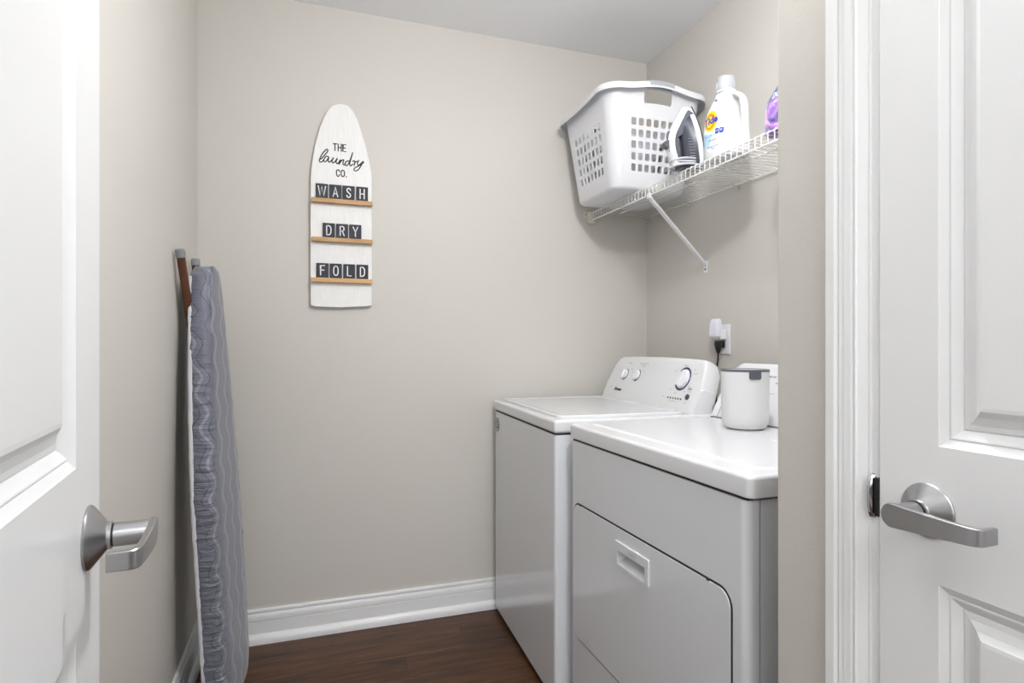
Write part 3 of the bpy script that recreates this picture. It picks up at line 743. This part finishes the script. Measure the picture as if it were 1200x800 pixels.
# rows by height above the deck
rows = [(.014, None)]; pr, rh = .0425, .028
for k in range(5):
    c = .083+k*pr
    rows += [(c-rh/2, 'a'), (c-rh/2+.005, 'b'), (c+rh/2-.005, 'b'), (c+rh/2, 'a')]
rows += [(.306, 's0'), (.311, 's1'), (.331, 's1'), (.338, 's0'), (.352, None)]
zs = [r_[0] for r_ in rows]
def rim_h(col):
    kind, sd_, s, _ = col
    if kind == 's' and sd_ in (0, 2):
        return (.376 if sd_ == 0 else .366)+(.020 if sd_ == 0 else .03)*math.cos(min(1, abs(s)/.165)*PI/2)**1.5
    if kind == 's': return .371+(-.005 if sd_ == 3 else .005)*(s/.165)*(-1)-.006*math.cos(s/.165*PI/2)
    return .376 if sd_ in (0, 3) and False else (.376 if (sd_ == 0 or (sd_ == 3)) else .366)
bm = BM(); grid = []
Z0, ZT = .014, .352
def size_at(z):
    t = max(0, z-Z0)/(ZT-Z0); return .163+.045*t, .168+.045*t, .045+.012*t
for ri, z in enumerate(zs):
    R = []
    for c in cols:
        zz = z if z < .27 else .27+(z-.27)/(ZT-.27)*(rim_h(c)-.27)
        hx, hy, rc = size_at(zz); x, y, nx, ny = perim(c, hx, hy, rc); R.append((x, y, zz, nx, ny))
    grid.append(R)
V = [[bm.verts.new(p[:3]) for p in R] for R in grid]
NCOL = len(cols)
def hole_col(i):
    """index 0..2 in a hole column (0,2 the rounded edges), or None; plus hole number"""
    kind, sd_, s, k = cols[i]
    if kind != 's' or k == 0 or k >= len(SBK)-1: return None
    q = (k-1) % 4
    return (q, (k-1)//4, sd_) if q < 3 else None
for ri in range(len(zs)-1):
    for i in range(NCOL):
        j2 = (i+1) % NCOL; q = [V[ri][i], V[ri][j2], V[ri+1][j2], V[ri+1][i]]
        hc = hole_col(i); skip = None
        if 1 <= ri <= 19 and (ri-1) % 4 < 3 and hc: rr_, cc_ = (ri-1) % 4, hc[0]; skip = (rr_, cc_)
        # grab slot in both long sides, above the holes
        if 21 <= ri <= 23 and cols[i][0] == 's' and cols[i][1] in (0, 2) and -.0680 <= cols[i][2] < .0675:
            s_ = cols[i][2]; edge = 0 if s_ < -.0645 else 2 if s_ > .0635 else 1; skip = (ri-21, edge)
        if skip is None: bm.faces.new(q); continue
        rr_, cc_ = skip
        if (rr_, cc_) == (0, 0): bm.faces.new((q[0], q[1], q[3]))
        elif (rr_, cc_) == (0, 2): bm.faces.new((q[0], q[1], q[2]))
        elif (rr_, cc_) == (2, 0): bm.faces.new((q[0], q[2], q[3]))
        elif (rr_, cc_) == (2, 2): bm.faces.new((q[1], q[2], q[3]))
# rim: flange outward then skirt down
prev = V[-1]
for out, dz in ((.002, .004), (.006, .006), (.019, .0055), (.0255, .003), (.0285, -.003), (.0300, -.022)):
    cur = [bm.verts.new((p[0]+p[3]*out, p[1]+p[4]*out, p[2]+dz)) for p in grid[-1]]
    for i in range(NCOL): bm.faces.new((prev[i], prev[(i+1) % NCOL], cur[(i+1) % NCOL], cur[i]))
    prev = cur
# rounded bottom and floor
prev = V[0]
for ins, z in ((.003, .008), (.009, .004), (.022, .0028), (.030, .0012)):
    cur = []
    for c in cols:
        hx, hy, rc = size_at(Z0); x, y, nx, ny = perim(c, hx-ins, hy-ins, max(.012, rc-ins)); cur.append(bm.verts.new((x, y, z)))
    for i in range(NCOL): bm.faces.new((prev[i], prev[(i+1) % NCOL], cur[(i+1) % NCOL], cur[i]))
    prev = cur
bm.faces.new(prev)
bo = obj('body', bm, M['basket'], bk, smooth=61)
md = bo.modifiers.new('thick', 'SOLIDIFY'); md.thickness = .0024; md.offset = -1
es = bo.modifiers.new('edges', 'EDGE_SPLIT'); es.split_angle = math.radians(38)
# soft grey grip over the near rim
bm = BM()
for sgn in (-1,):
    rg = []
    for k in range(15):
        s = (-1+2*k/14)*.062; c = ('s', 0, s, 0); z = rim_h(c); hx, hy, rc = size_at(z); x, y, nx, ny = perim(c, hx, hy, rc)
        e = .0 if 0 < k < 14 else -.0025
        rg.append([(x, y+dy_, z+dz_) for dy_, dz_ in ((.004, -.014), (.006, .0), (.001, .0075+e), (-.010, .0095+e), (-.022, .0075+e), (-.029-e, .002), (-.0305-e, -.014), (-.028, -.014), (-.026, -.003), (-.008, .002), (-.002, -.014))])
    loft(bm, rg)
obj('grip', bm, M['grip'], bk, smooth=50)

# ------------------------------------------------------------------ clothes iron (standing on its heel)
IR = thing('clothes_iron', 'white and slate grey clothes iron standing on its heel beside the basket', 'iron', (1.262, 1.752, DECK+.0022))
# side plane: u across the picture (right positive), v up; extruded along the depth d
ua = -math.radians(8)                                # direction of +u in the floor plane
UX = Vector((math.cos(ua), math.sin(ua), 0)); DXI = Vector((-math.sin(ua), math.cos(ua), 0))
def I(u, v, d): return UX*u+DXI*d+Vector((0, 0, v))
def irot(u, v):                                       # side profile stored against the sole line, leaning 13 degrees
    return u, v
sole_b, sole_t = Vector((.040, .012)), Vector((.012, .222))
axis = (sole_t-sole_b); LS = axis.length; axis.normalize(); nrm = Vector((-axis.y, axis.x))   # nrm points to the handle side (-u)
def SI(s, h, d):                                      # s along the sole from heel, h away from the sole, d sideways
    p = sole_b+axis*s+nrm*h; return I(p.x, p.y, d)
def sole_w(s):
    t = s/LS
    return .052*(1-max(0, (t-.25)/.75)**1.9)*(0.9+.1*min(1, t/.1))+.0015
bm = BM(); loft(bm, [[SI(s, h, d*sole_w(s)*k) for h, d, k in ((0, -1, .97), (0, 1, .97), (.006, 1, 1), (.006, -1, 1))] for s in [LS*i/16 for i in range(17)]]); obj('soleplate', bm, M['dark_plastic'], IR, smooth=40)
bm = BM(); loft(bm, [[SI(s, h, d*sole_w(s)*k) for h, d, k in ((.006, -1, .98), (.006, 1, .98), (.020, 1, .93), (.024, .8, .85), (.024, -.8, .85), (.020, -1, .93))] for s in [LS*i/16*.985 for i in range(17)]]); obj('skirt', bm, M['whitep'], IR, smooth=40)
bm = BM()
def bh(s): t = s/LS; return .060-.010*t*t if t < .8 else .0536-.026*(t-.8)/.2
loft(bm, [[SI(s, h, d*sole_w(s)) for h, d in ((.022, -.88), (.022, .88), (.034, .74), (bh(s), .42), (bh(s)+.003, 0), (bh(s), -.42), (.034, -.74))] for s in [LS*(.0+.92*i/16) for i in range(17)]]); obj('tank', bm, M['irondark'], IR, smooth=50)
# handle loop: grey inner, white outer shell
hp = catmull([SI(.196, .026, 0), SI(.172, .044, 0), SI(.140, .066, 0), SI(.108, .085, 0), SI(.075, .0905, 0), SI(.04, .0865, 0), SI(.012, .080, 0)], 5)
def band(pts, half, t0, t1, n_dir):
    rg = []
    N = len(pts)
    for i, p in enumerate(pts):
        d = (pts[min(i+1, N-1)]-pts[max(i-1, 0)]).normalized(); q = d.cross(DXI).normalized()
        if q.dot(SI(0, 1, 0)-SI(0, 0, 0)) < 0: q = -q
        h = half if isinstance(half, (int, float)) else half(i/(N-1))
        a0 = t0 if isinstance(t0, (int, float)) else t0(i/(N-1))
        rg.append([p+DXI*h*k+q*e for k, e in ((-1, a0), (-.7, (a0*1.1)), (.7, a0*1.1), (1, a0), (1, t1*.6+a0*.2), (.6, t1), (-.6, t1), (-1, t1*.6+a0*.2))])
    loft(bm, rg)
bm = BM(); band(hp, .019, lambda t: -.036 if t < .3 else -.036+.026*min(1, (t-.3)/.2), .002, 0); obj('grip', bm, M['irongrey'], IR, smooth=50)
bm = BM(); band(hp, lambda t: .0165, .0015, lambda t: 0, 0) if False else band(hp, .0215, .001, .0185, 0); obj('handle_shell', bm, M['whitep'], IR, smooth=50)
bm = BM(); loft(bm, [[SI(s, h, d) for h, d in ((.020, -.034), (.020, .034), (.082, .018), (.082, -.018))] for s in (0, .012)]); obj('heel', bm, M['irongrey'], IR)
bm = BM()
for hh, sg in ((.040, 1),):
    tube(bm, [SI(.190, .028, 0), SI(.198, .016, 0)], .008, 8)
obj('spray_nozzle', bm, M['irongrey'], IR, smooth=50)
bm = BM()
kp = SI(.086, .112, 0); lathe(bm, [(.0125, -.013), (.0135, -.008), (.0135, .008), (.0125, .013)], 20, Matrix.Translation(kp) @ Matrix((Vector((0, 0, 1)), UX, DXI)).transposed().to_4x4()); obj('dial', bm, M['slate'], IR, smooth=40)
bm = BM(); rs = SI(.064, .1065, -.008); box(bm, rs.x-.003, rs.x+.003, rs.y-.003, rs.y+.003, rs.z-.003, rs.z+.003, .001, 1); obj('button', bm, M['red'], IR)
bm = BM(); arcp = [SI(.112, .095, 0)+SI(0, .010*math.sin(a), 0)-SI(0, 0, 0)+(SI(.018*math.cos(a), 0, 0)-SI(0, 0, 0)) for a in [PI*k/8 for k in range(9)]]
tube(bm, arcp, .0045, 8); obj('dial_guard', bm, M['irongrey'], IR, smooth=50)
bm = BM()
for i in range(8):      # printed marks on the tank side facing the room
    s = .02+i*.010; a = SI(s, .034, -.76*sole_w(s)-.002); b = SI(s+.004, .046, -.55*sole_w(s)-.002); tube(bm, [a, b], .0010, 4)
obj('fill_marks', bm, M['grip'], IR)
# wound cord round the heel
bm = BM(); pts = []
for k in range(97):
    a = 2*PI*k/24; rr_ = .0475+.005*math.sin(a*.37)
    pts.append(I(-.008+rr_*1.12*math.cos(a), .0045+.0066*k/24+.002*math.sin(a*1.7), .78*rr_*math.sin(a)))
tube(bm, pts, .0036, 8); obj('cord', bm, M['whitefabric'], IR, smooth=60)

# ------------------------------------------------------------------ detergent bottle
BT = thing('detergent_bottle', 'white laundry detergent bottle with a clear cap and yellow bullseye label', 'bottle', (1.300, 1.606, DECK), math.radians(14))
BT.scale = (.95, .86, .965)
# local: a = to the right seen from the room (-Y), x = away from the wall (-X)
BP = [  # z, left a, right a, half depth
 (0, -.072, .082, .040), (.004, -.079, .089, .046), (.015, -.083, .092, .049), (.045, -.084, .093, .050), (.062, -.083, .092, .050), (.074, -.082, .050, .050), (.10, -.080, .036, .049), (.13, -.075, .033, .047),
 (.155, -.067, .031, .044), (.178, -.057, .034, .041), (.193, -.049, .042, .037), (.205, -.042, .046, .033), (.216, -.036, .040, .030), (.222, -.032, .034, .028), (.232, -.031, .033, .028)]
def bsec(z):
    for p, q in zip(BP, BP[1:]):
        if p[0] <= z <= q[0]:
            t = (z-p[0])/(q[0]-p[0]); return [p[i]+(q[i]-p[i])*t for i in (1, 2, 3)]
def sup(t, e=.72): return math.copysign(abs(t)**e, t)
bm = BM(); rings = []
for z, l, r, d in BP:
    c, h = (l+r)/2, (r-l)/2
    rings.append([(d*sup(math.sin(2*PI*k/40)), -(c+h*sup(math.cos(2*PI*k/40))), z) for k in range(40)])
loft(bm, rings); obj('body', bm, M['bottle'], BT, smooth=60)
hpts = catmull([(0, .026, .206), (0, .050, .206), (0, .070, .192), (0, .080, .168), (0, .083, .13), (0, .084, .09), (0, .082, .060)], 6)
bm = BM(); rg = []
for i, p in enumerate(hpts):
    d = (hpts[min(i+1, len(hpts)-1)]-hpts[max(i-1, 0)]).normalized(); q = Vector((0, d.z, -d.y)); t = i/(len(hpts)-1)
    rg.append([Vector((x, -y, z)) for x, y, z in [p+q*(.0088)*math.cos(2*PI*k/16)+Vector((1, 0, 0))*(.019+.014*max(0, abs(t-.5)*2-.5))*math.sin(2*PI*k/16) for k in range(16)]])
loft(bm, rg); obj('handle', bm, M['bottle'], BT, smooth=60)
bm = BM(); prism(bm, [(.020, .208), (.036, .198), (.043, .175), (.048, .140), (.056, .105), (.066, .085), (.080, .072), (.080, .055), (.020, .055)], [], -.015, .015, lambda u, v, d: (d, -u, v))
obj('grip_web', bm, M['bottle'], BT)
bm = BM(); lathe(bm, [(.0335, .222), (.0345, .224), (.0345, .2285), (.033, .230)], 40); obj('neck_ring', bm, M['bottle'], BT, smooth=40)
bm = BM(); lathe(bm, [(.0335, .2305), (.0338, .233), (.0318, .272), (.0300, .275), (.0292, .2735), (.0305, .236)], 40, cap=True); cp = obj('cap', bm, M['cap'], BT, smooth=40)
bm = BM()
for k in range(36):
    a = 2*PI*k/36; tube(bm, [(.0341*math.cos(a), .0341*math.sin(a), .234), (.0328*math.cos(a), .0328*math.sin(a), .258)], .0006, 4)
obj('ribs', bm, M['cap'], cp)
def onb(o):
    def f_(a, z):
        l, r, d = bsec(max(0.001, min(.231, z))); c, h = (l+r)/2, (r-l)/2
        q = max(-1, min(1, (a-c)/h)); sn = (1-abs(q)**(2/.72))**(.72/2)
        return (-(d*sn+o), -a, z)
    return f_
def patch(bm, poly, f_, cuts=5):
    vs = [bm.verts.new((u, v, 0)) for u, v in poly]; fc = bm.faces.new(vs)
    bmesh.ops.triangulate(bm, faces=[fc])
    for _ in range(cuts): 
        es = [e for e in bm.edges if e.calc_length() > .010]
        if not es: break
        bmesh.ops.subdivide_edges(bm, edges=es, cuts=1); bmesh.ops.triangulate(bm, faces=bm.faces[:])
    for v in bm.verts: v.co = f_(v.co.x, v.co.y)
def ell(cx, cy, rx, ry, n=40, rot=0, e=1.0):
    o_ = []
    for k in range(n):
        a = 2*PI*k/n; x, y = rx*sup(math.cos(a), e), ry*sup(math.sin(a), e)
        o_.append((cx+x*math.cos(rot)-y*math.sin(rot), cy+x*math.sin(rot)+y*math.cos(rot)))
    return o_
bm = BM(); patch(bm, ell(-.0175, .098, .052, .078, 48, .10, .9), onb(.0006)); lb = obj('label', bm, M['labelwhite'], BT, smooth=60)
bm = BM(); patch(bm, [(-.066, .090), (-.02, .084), (-.027, .06), (-.037, .035), (-.052, .040), (-.063, .06)], onb(.0010)); obj('label_tint', bm, M['labelblue'], lb)
bm = BM(); patch(bm, ell(-.028, .128, .0290, .0350, 40, .0), onb(.0012)); obj('label_ring', bm, M['yellow'], lb)
bm = BM(); patch(bm, ell(-.031, .127, .0235, .0275, 36, .0), onb(.0016)); obj('label_ring', bm, M['orange'], lb)
bm = BM(); patch(bm, ell(-.032, .1255, .0170, .0195, 32, .0), onb(.0020)); obj('label_ring', bm, M['yellow'], lb)
ob_ = onb(.0030)
bm = BM(); text(bm, 'Tide', .034, 0, 0, lambda u, v: ob_(-.028+u*math.cos(.12)-v*math.sin(.12), .128+u*math.sin(.12)+v*math.cos(.12)), shear=.15, bold=.0012, sx=1.0); obj('logo_text', bm, M['royal'], lb)
ob2 = onb(.0022)
bm = BM()
for cx in (.002, .019):
    patch_b = ell(cx, .088, .0075, .0095, 24, 0, .4); vs = [bm.verts.new(ob2(u, v)) for u, v in patch_b]; bm.faces.new(vs)
text(bm, 'he', .010, 0, 0, lambda u, v: ob_(-.0+u, .20+v)) if False else None
text(bm, 'oxi plus power', .0062, 0, 0, lambda u, v: ob2(-.018+u, .062+v), bold=.0002); text(bm, '64 LOADS  92 FL OZ', .0055, 0, 0, lambda u, v: ob2(-.016+u, .040+v), bold=.0002); text(bm, '(2.72 L)', .0055, 0, 0, lambda u, v: ob2(-.014+u, .033+v), bold=.0002)
text(bm, 'he', .012, 0, 0, lambda u, v: ob2(-.012+u, .196+v), bold=.0006)
obj('label_print', bm, M['royal'], lb)['kind'] = 'stuff'
bm = BM(); ob4 = onb(.0034); text(bm, 'H', .011, 0, 0, lambda u, v: ob4(.002+u, .088+v)); text(bm, 'E', .011, 0, 0, lambda u, v: ob4(.019+u, .088+v)); obj('label_print', bm, M['labelwhite'], lb)
bm = BM(); text(bm, 'FREE & GENTLE', .0085, 0, 0, lambda u, v: onb(.0018)(-.028+u*.9, .0775+v), bold=.0002); text(bm, 'unscented', .005, 0, 0, lambda u, v: ob2(-.02+u, .051+v))
lm = mat('label_sky_blue', srgb(120, 170, 225), .4); obj('label_print', bm, lm, lb)['kind'] = 'stuff'

# ------------------------------------------------------------------ violet pouch at the near end
PC = thing('detergent_pouch', 'violet blossom-print pouch at the near end of the wire shelf, cut by the wall edge', 'pouch', (1.285, 1.300, DECK))
bm = BM(); rings = []
for z, hw, d in ((0, .095, .034), (.004, .100, .040), (.03, .101, .042), (.08, .100, .036), (.098, .098, .031), (.118, .080, .024), (.135, .062, .017), (.150, .052, .008), (.165, .050, .0022), (.182, .050, .002)):
    rings.append([(d*sup(math.sin(2*PI*k/32), .9), hw*sup(math.cos(2*PI*k/32), .7), z) for k in range(32)])
loft(bm, rings); obj('body', bm, M['pouch'], PC, smooth=50)
PZ = [(0, .095, .034), (.004, .100, .040), (.03, .101, .042), (.08, .100, .036), (.098, .098, .031), (.118, .080, .024), (.135, .062, .017), (.15, .052, .008)]
def onp(y, z):
    for p, q in zip(PZ, PZ[1:]):
        if p[0] <= z <= q[0]:
            t = (z-p[0])/(q[0]-p[0]); h, d = p[1]+(q[1]-p[1])*t, p[2]+(q[2]-p[2])*t
    c = min(.999, abs(y)/h)**(1/.7)
    return (-(d*(1-c*c)**.45+.0012), y, z)
bm = BM(); text(bm, 'DOWNY', .024, 0, 0, lambda u, v: onp(.014-u, .101+v), bold=.0006, sx=.85); text(bm, 'UNSTOPABLES', .012, 0, 0, lambda u, v: onp(.014-u, .080+v), sx=.9); obj('lettering', bm, M['labelwhite'], PC)

# ------------------------------------------------------------------ wall sign with letter tiles
SGX = lambda px, py: at(px, py, YB-.012)
sg = thing('wall_sign', 'whitewashed wooden ironing-board-shaped sign hung on the back wall', 'sign', (0.1455, YB, 1.28))
sx0, sz0 = 0.1455, 1.28
zoom2 = lambda zx, zy: (330+zx/2.857, 100+zy/2.857)
def s2(zx, zy): return SGX(*zoom2(zx, zy))
left = [(98, 735), (97, 600), (97, 450), (98, 310), (99, 285), (104, 250), (113, 200), (127, 148), (141, 112), (155, 86), (172, 70), (196, 64)]
right = [(220, 70), (238, 88), (252, 114), (264, 150), (280, 204), (293, 258), (299, 290), (301, 316), (301, 450), (301, 600), (301, 735), (288, 739), (200, 743), (112, 740)]
outl = [s2(*p) for p in left+right]
outl = [(x, z) for x, z in outl]
bm = BM(); prism(bm, outl, [], .008, .020, lambda u, v, d: (u-sx0, -d, v-sz0)); obj('board', bm, M['signwood'], sg)
for z_ in (.1, .55):
    bm = BM(); box(bm, -.08, .08, -.009, 0, z_, z_+.03); obj('hanging_batten', bm, M['oak'], sg)
ledges = [385.5, 514, 647]
LZ = []
for zy in ledges:
    xa, za = s2(99.5, zy); xb, zb = s2(302.5, zy+16); zc = (za+zb)/2; LZ.append(zc)
    bm = BM(); box(bm, xa-sx0, xb-sx0, -.040, -.020, zc-.0085-sz0, zc+.0085-sz0, .0012, 1); obj('ledge', bm, M['oak'], sg)
PL = lambda px, py: at(px, py, YB-.0205)
z6 = lambda zx, zy: PL(340+zx/6.15, 110+zy/6.15)
fpr = lambda u, v: (u-sx0, -.0204, v-sz0)
bm = BM()
x0, zt = z6(306, 344); x1, zb = z6(405, 414)
strokes(bm, 'THE', .0265, .0062, .0044, (x0+x1)/2, z6(355, 411)[1], fpr, .92)
x0, zt = z6(326, 530); x1, zb = z6(412, 597)
strokes(bm, 'CO.', .0250, .0062, .0044, (x0+x1)/2+.001, z6(370, 595)[1], fpr, 1.0)
script = [
 [(222, 470), (240, 450), (262, 425), (272, 407), (264, 399), (248, 412), (230, 435), (213, 470), (212, 487), (226, 490), (244, 474)],
 [(276, 453), (262, 449), (248, 462), (242, 480), (250, 489), (264, 480), (279, 456), (274, 478), (281, 492), (296, 482), (312, 460), (302, 482), (308, 497), (324, 487), (340, 465), (331, 488), (338, 502), (350, 494), (364, 474), (352, 506)],
 [(354, 502), (368, 484), (382, 474), (386, 480), (380, 500), (387, 511), (398, 503)],
 [(426, 487), (412, 483), (398, 497), (399, 514), (411, 515), (425, 494), (446, 440)], [(450, 424), (436, 475), (429, 505), (436, 518), (450, 506)], [(452, 486), (461, 481), (466, 490), (461, 516)], [(463, 503), (472, 489), (483, 487), (487, 492)],
 [(494, 479), (485, 502), (493, 514), (508, 503), (526, 487)], [(526, 487), (512, 515), (492, 545), (472, 555), (460, 547), (468, 532), (494, 519), (530, 494)]]
for st_ in script:
    pts = catmull([tuple(z6(a, b))+(0,) for a, b in st_], 5); ribbon(bm, [(p.x, p.y) for p in pts], .0045, fpr)
obj('lettering', bm, M['blackprint'], sg)
words = [('WASH', [(114, 155), (159, 200), (203, 244), (249, 288)], 0, 'top', (0.0, .045)), ('DRY', [(137, 178), (182, 222), (226, 266)], 1, 'middle', None), ('FOLD', [(116, 157), (161, 201), (206, 245), (250, 289)], 2, 'bottom', None)]
order = {0: 'first', 1: 'second', 2: 'third', 3: 'fourth'}
for wd_, xs, li, nm, _ in words:
    zc = LZ[li]+.0087
    for i, (ch, (xa, xb)) in enumerate(zip(wd_, xs)):
        cx = (s2(xa, 350)[0]+s2(xb, 350)[0])/2; cw = (s2(xb, 350)[0]-s2(xa, 350)[0])/2
        tl = thing('letter_tile', f'charcoal tile reading {ch}, {order[i]} from left on the {nm} ledge of the sign', 'tile', (cx, YB-.0245, zc), 0, 'letter tiles on the wall sign')
        bm = BM(); box(bm, -cw, cw, -.002, .002, 0, .0575, .0006, 1); obj('card', bm, M['tile'], tl)
        bm = BM(); strokes(bm, ch, .036, 0, .0042, 0, .0115, lambda u, v: (u, -.0024, v), .86 if ch == 'W' else .92); obj('letter', bm, M['whitep'], tl)
        tl.rotation_euler = (math.radians(0), 0, 0)

# ------------------------------------------------------------------ outlet, night light, plug
OY, OZ = 1.905, 1.148
t = thing('wall_outlet', 'white wall outlet behind the washer on the right wall', 'outlet', (XR, OY, OZ))
bm = BM(); box(bm, -.0055, 0, -.035, .035, -.057, .057, .002, 2); obj('cover_plate', bm, M['whitep'], t, smooth=40)
for dz in (-.0195, .0195):
    bm = BM(); lathe(bm, [(.0165, 0), (.0162, .0015)], 24, Matrix.Translation((-.0055, 0, dz)) @ Matrix.Rotation(-PI/2, 4, 'Y')); so = obj('socket', bm, M['whitep'], t)
    bm = BM()
    for dy in (-.006, .006): box(bm, -.0075, -.0068, dy-.001, dy+.001, dz-.003, dz+.005)
    obj('slot', bm, M['black'], so)
t = thing('night_light', 'white plug-in night light in the upper socket of the wall outlet', 'night light', (XR-.0075, OY, OZ+.0195))
bm = BM(); box(bm, -.030, 0, -.024, .024, -.022, .020, .006, 3); obj('base', bm, M['whitep'], t, smooth=50)
bm = BM(); loft(bm, [[(x-.031, y, z) for x, y in rrect(-h, h*.8, -q, q, .006)] for z, h, q in ((-.010, .016, .022), (0, .018, .024), (.035, .016, .023), (.054, .012, .020), (.058, .008, .015))]); obj('shade', bm, mat('frosted_shade', srgb(232, 232, 244), .35), t, smooth=50)
t = thing('power_plug', 'black power plug and cord in the lower socket of the wall outlet', 'plug', (XR-.0075, OY, OZ-.0195))
bm = BM(); box(bm, -.018, 0, -.014, .014, -.013, .013, .004, 2); loft(bm, [[(x-.022, y, z) for x, y in rrect(-h, h, -q, q, .004)] for z, h, q in ((.013, .008, .012), (.0, .010, .0135), (-.014, .009, .010), (-.034, .0055, .006))]); obj('body', bm, M['black'], t, smooth=50)
bm = BM(); tube(bm, catmull([(-.022, 0, -.032), (-.023, .001, -.06), (-.026, .004, -.10), (-.030, .002, -.17), (-.034, -.004, -.30), (-.040, -.02, -.50)], 6), .0032, 8); obj('cord', bm, M['black'], t, smooth=60)

# ------------------------------------------------------------------ ironing board leaning in the left corner
IBX, IBY = -0.2375, 2.144
ib = thing('ironing_board', 'folded ironing board in a quilted grey cover, leaning upright in the left corner', 'ironing board', (IBX, IBY, 0))
nv = Vector((.9915, -.130, 0)); ev = Vector((.130, .9915, 0)); LEAN = .076
LB = 1.375
def hw(s):
    if s < .10: return .172*(.62+.38*math.sqrt(max(0, 1-((.10-s)/.10)**2)))
    if s < .62: return .172
    if s < 1.27:
        t = (s-.62)/.65; return .172-.090*t**1.35
    t = (s-1.27)/(LB-1.27); return .082*math.sqrt(max(0.0005, 1-t*t))
def P(s, e, h):   # s up the board, e across (far positive), h out of the face
    lean = -LEAN*(s/LB)
    return nv*(h+lean)+ev*e+Vector((0, 0, s+.004))
hprof = [(-.90, -.012), (-.95, -.013), (-.985, -.010), (-1.0, -.002), (-1.004, .010), (-1.0, .021), (-.985, .031), (-.955, .038), (-.91, .0425), (-.84, .0450), (-.6, .047), (-.2, .048)]
prof = hprof+[(-q, h) for q, h in reversed(hprof)]
prof = [(q*1.0, h) for q, h in prof]
bm = BM(); uvl = bm.loops.layers.uv.new('uv')
NS = 150; G = []; UVs = []
rnd = [random.uniform(-1, 1) for _ in range(400)]
def nz(t, k=0):
    t = t % 380; i = int(t); f_ = t-i; f_ = f_*f_*(3-2*f_); return rnd[i+k]*(1-f_)+rnd[i+1+k]*f_
for i in range(NS+1):
    s = LB*i/NS
    if i > NS-12: s = LB*(1-((NS-i)/12)**1.6*(12/NS))
    h_ = hw(s); row_ = []; uvr = []
    arc = 0; last = None
    for j_, (q, hh) in enumerate(prof):
        edge = max(0, abs(q)-.80)/.2
        # gathers pulled over the edge
        g = .0034*nz(s*95+j_*.30)*edge+.0018*nz(s*42+60)*edge
        e = q*h_ if abs(q) < .9 else math.copysign(h_-(1-abs(q))*.172, q)
        e += math.copysign(g, q) if abs(q) > .94 else 0
        p = P(s, e, hh*(1 if h_ > .03 else .9)+g*.9)
        row_.append(bm.verts.new(p))
        if last is not None: arc += math.hypot(e-last[0], hh-last[1])
        last = (e, hh); uvr.append((arc+.0, s))
    mid = uvr[0][0]; G.append(row_); UVs.append([(u-arc/2+(.5*(.36-arc)*0), v) for u, v in uvr])
for i in range(NS):
    for j_ in range(len(prof)-1):
        fc = bm.faces.new((G[i][j_], G[i][j_+1], G[i+1][j_+1], G[i+1][j_]))
        for lp, (a, b) in zip(fc.loops, ((i, j_), (i, j_+1), (i+1, j_+1), (i+1, j_))): lp[uvl].uv = UVs[a][b]
fc = bm.faces.new(G[0]); fc2 = bm.faces.new(G[-1])
obj('cover', bm, M['cover'], ib, smooth=70)
bm = BM()
for sgn in (-1, 1):
    pts = [P(s, sgn*(hw(s)-.003+.0015*nz(s*30)), -.0135) for s in [.02+(LB-.06)*k/80 for k in range(81)]]
    tube(bm, pts, [.0068+.0012*nz(k*.9) for k in range(81)], 8)
obj('binding', bm, M['whitefabric'], ib, smooth=60)
bm = BM(); ss = [.01+(LB-.03)*k/40 for k in range(41)]
loft(bm, [[P(s, q*(hw(s)-.010), h) for q, h in ((-1, -.016), (1, -.016), (1, -.008), (-1, -.008))] for s in ss]); obj('board', bm, M['steelmesh'], ib)
# folded legs behind: positions in world, relative to the base
def WB(x, y, z): return Vector((x-IBX, y-IBY, z))
for top, bot in ((WB(-.3475, 2.022, 1.400), WB(-.283, 2.31, .58)), (WB(-.345, 2.275, 1.405), WB(-.312, 2.22, .58))):
    bm = BM(); tube(bm, [top, bot], .0122, 18); lg = obj('leg', bm, M['brown'], ib, smooth=50)
    d = (top-bot).normalized(); bm = BM(); tube(bm, [top-d*.010, top+d*.008, top+d*.013, top+d*.014], [.0140, .0140, .0125, .007], 18); obj('end_cap', bm, M['capgrey'], lg, smooth=40)
bm = BM(); tube(bm, [WB(-.312, 2.23, .59), WB(-.285, 2.30, .59)], .008, 12); obj('cross_bar', bm, M['brown'], ib, smooth=50)
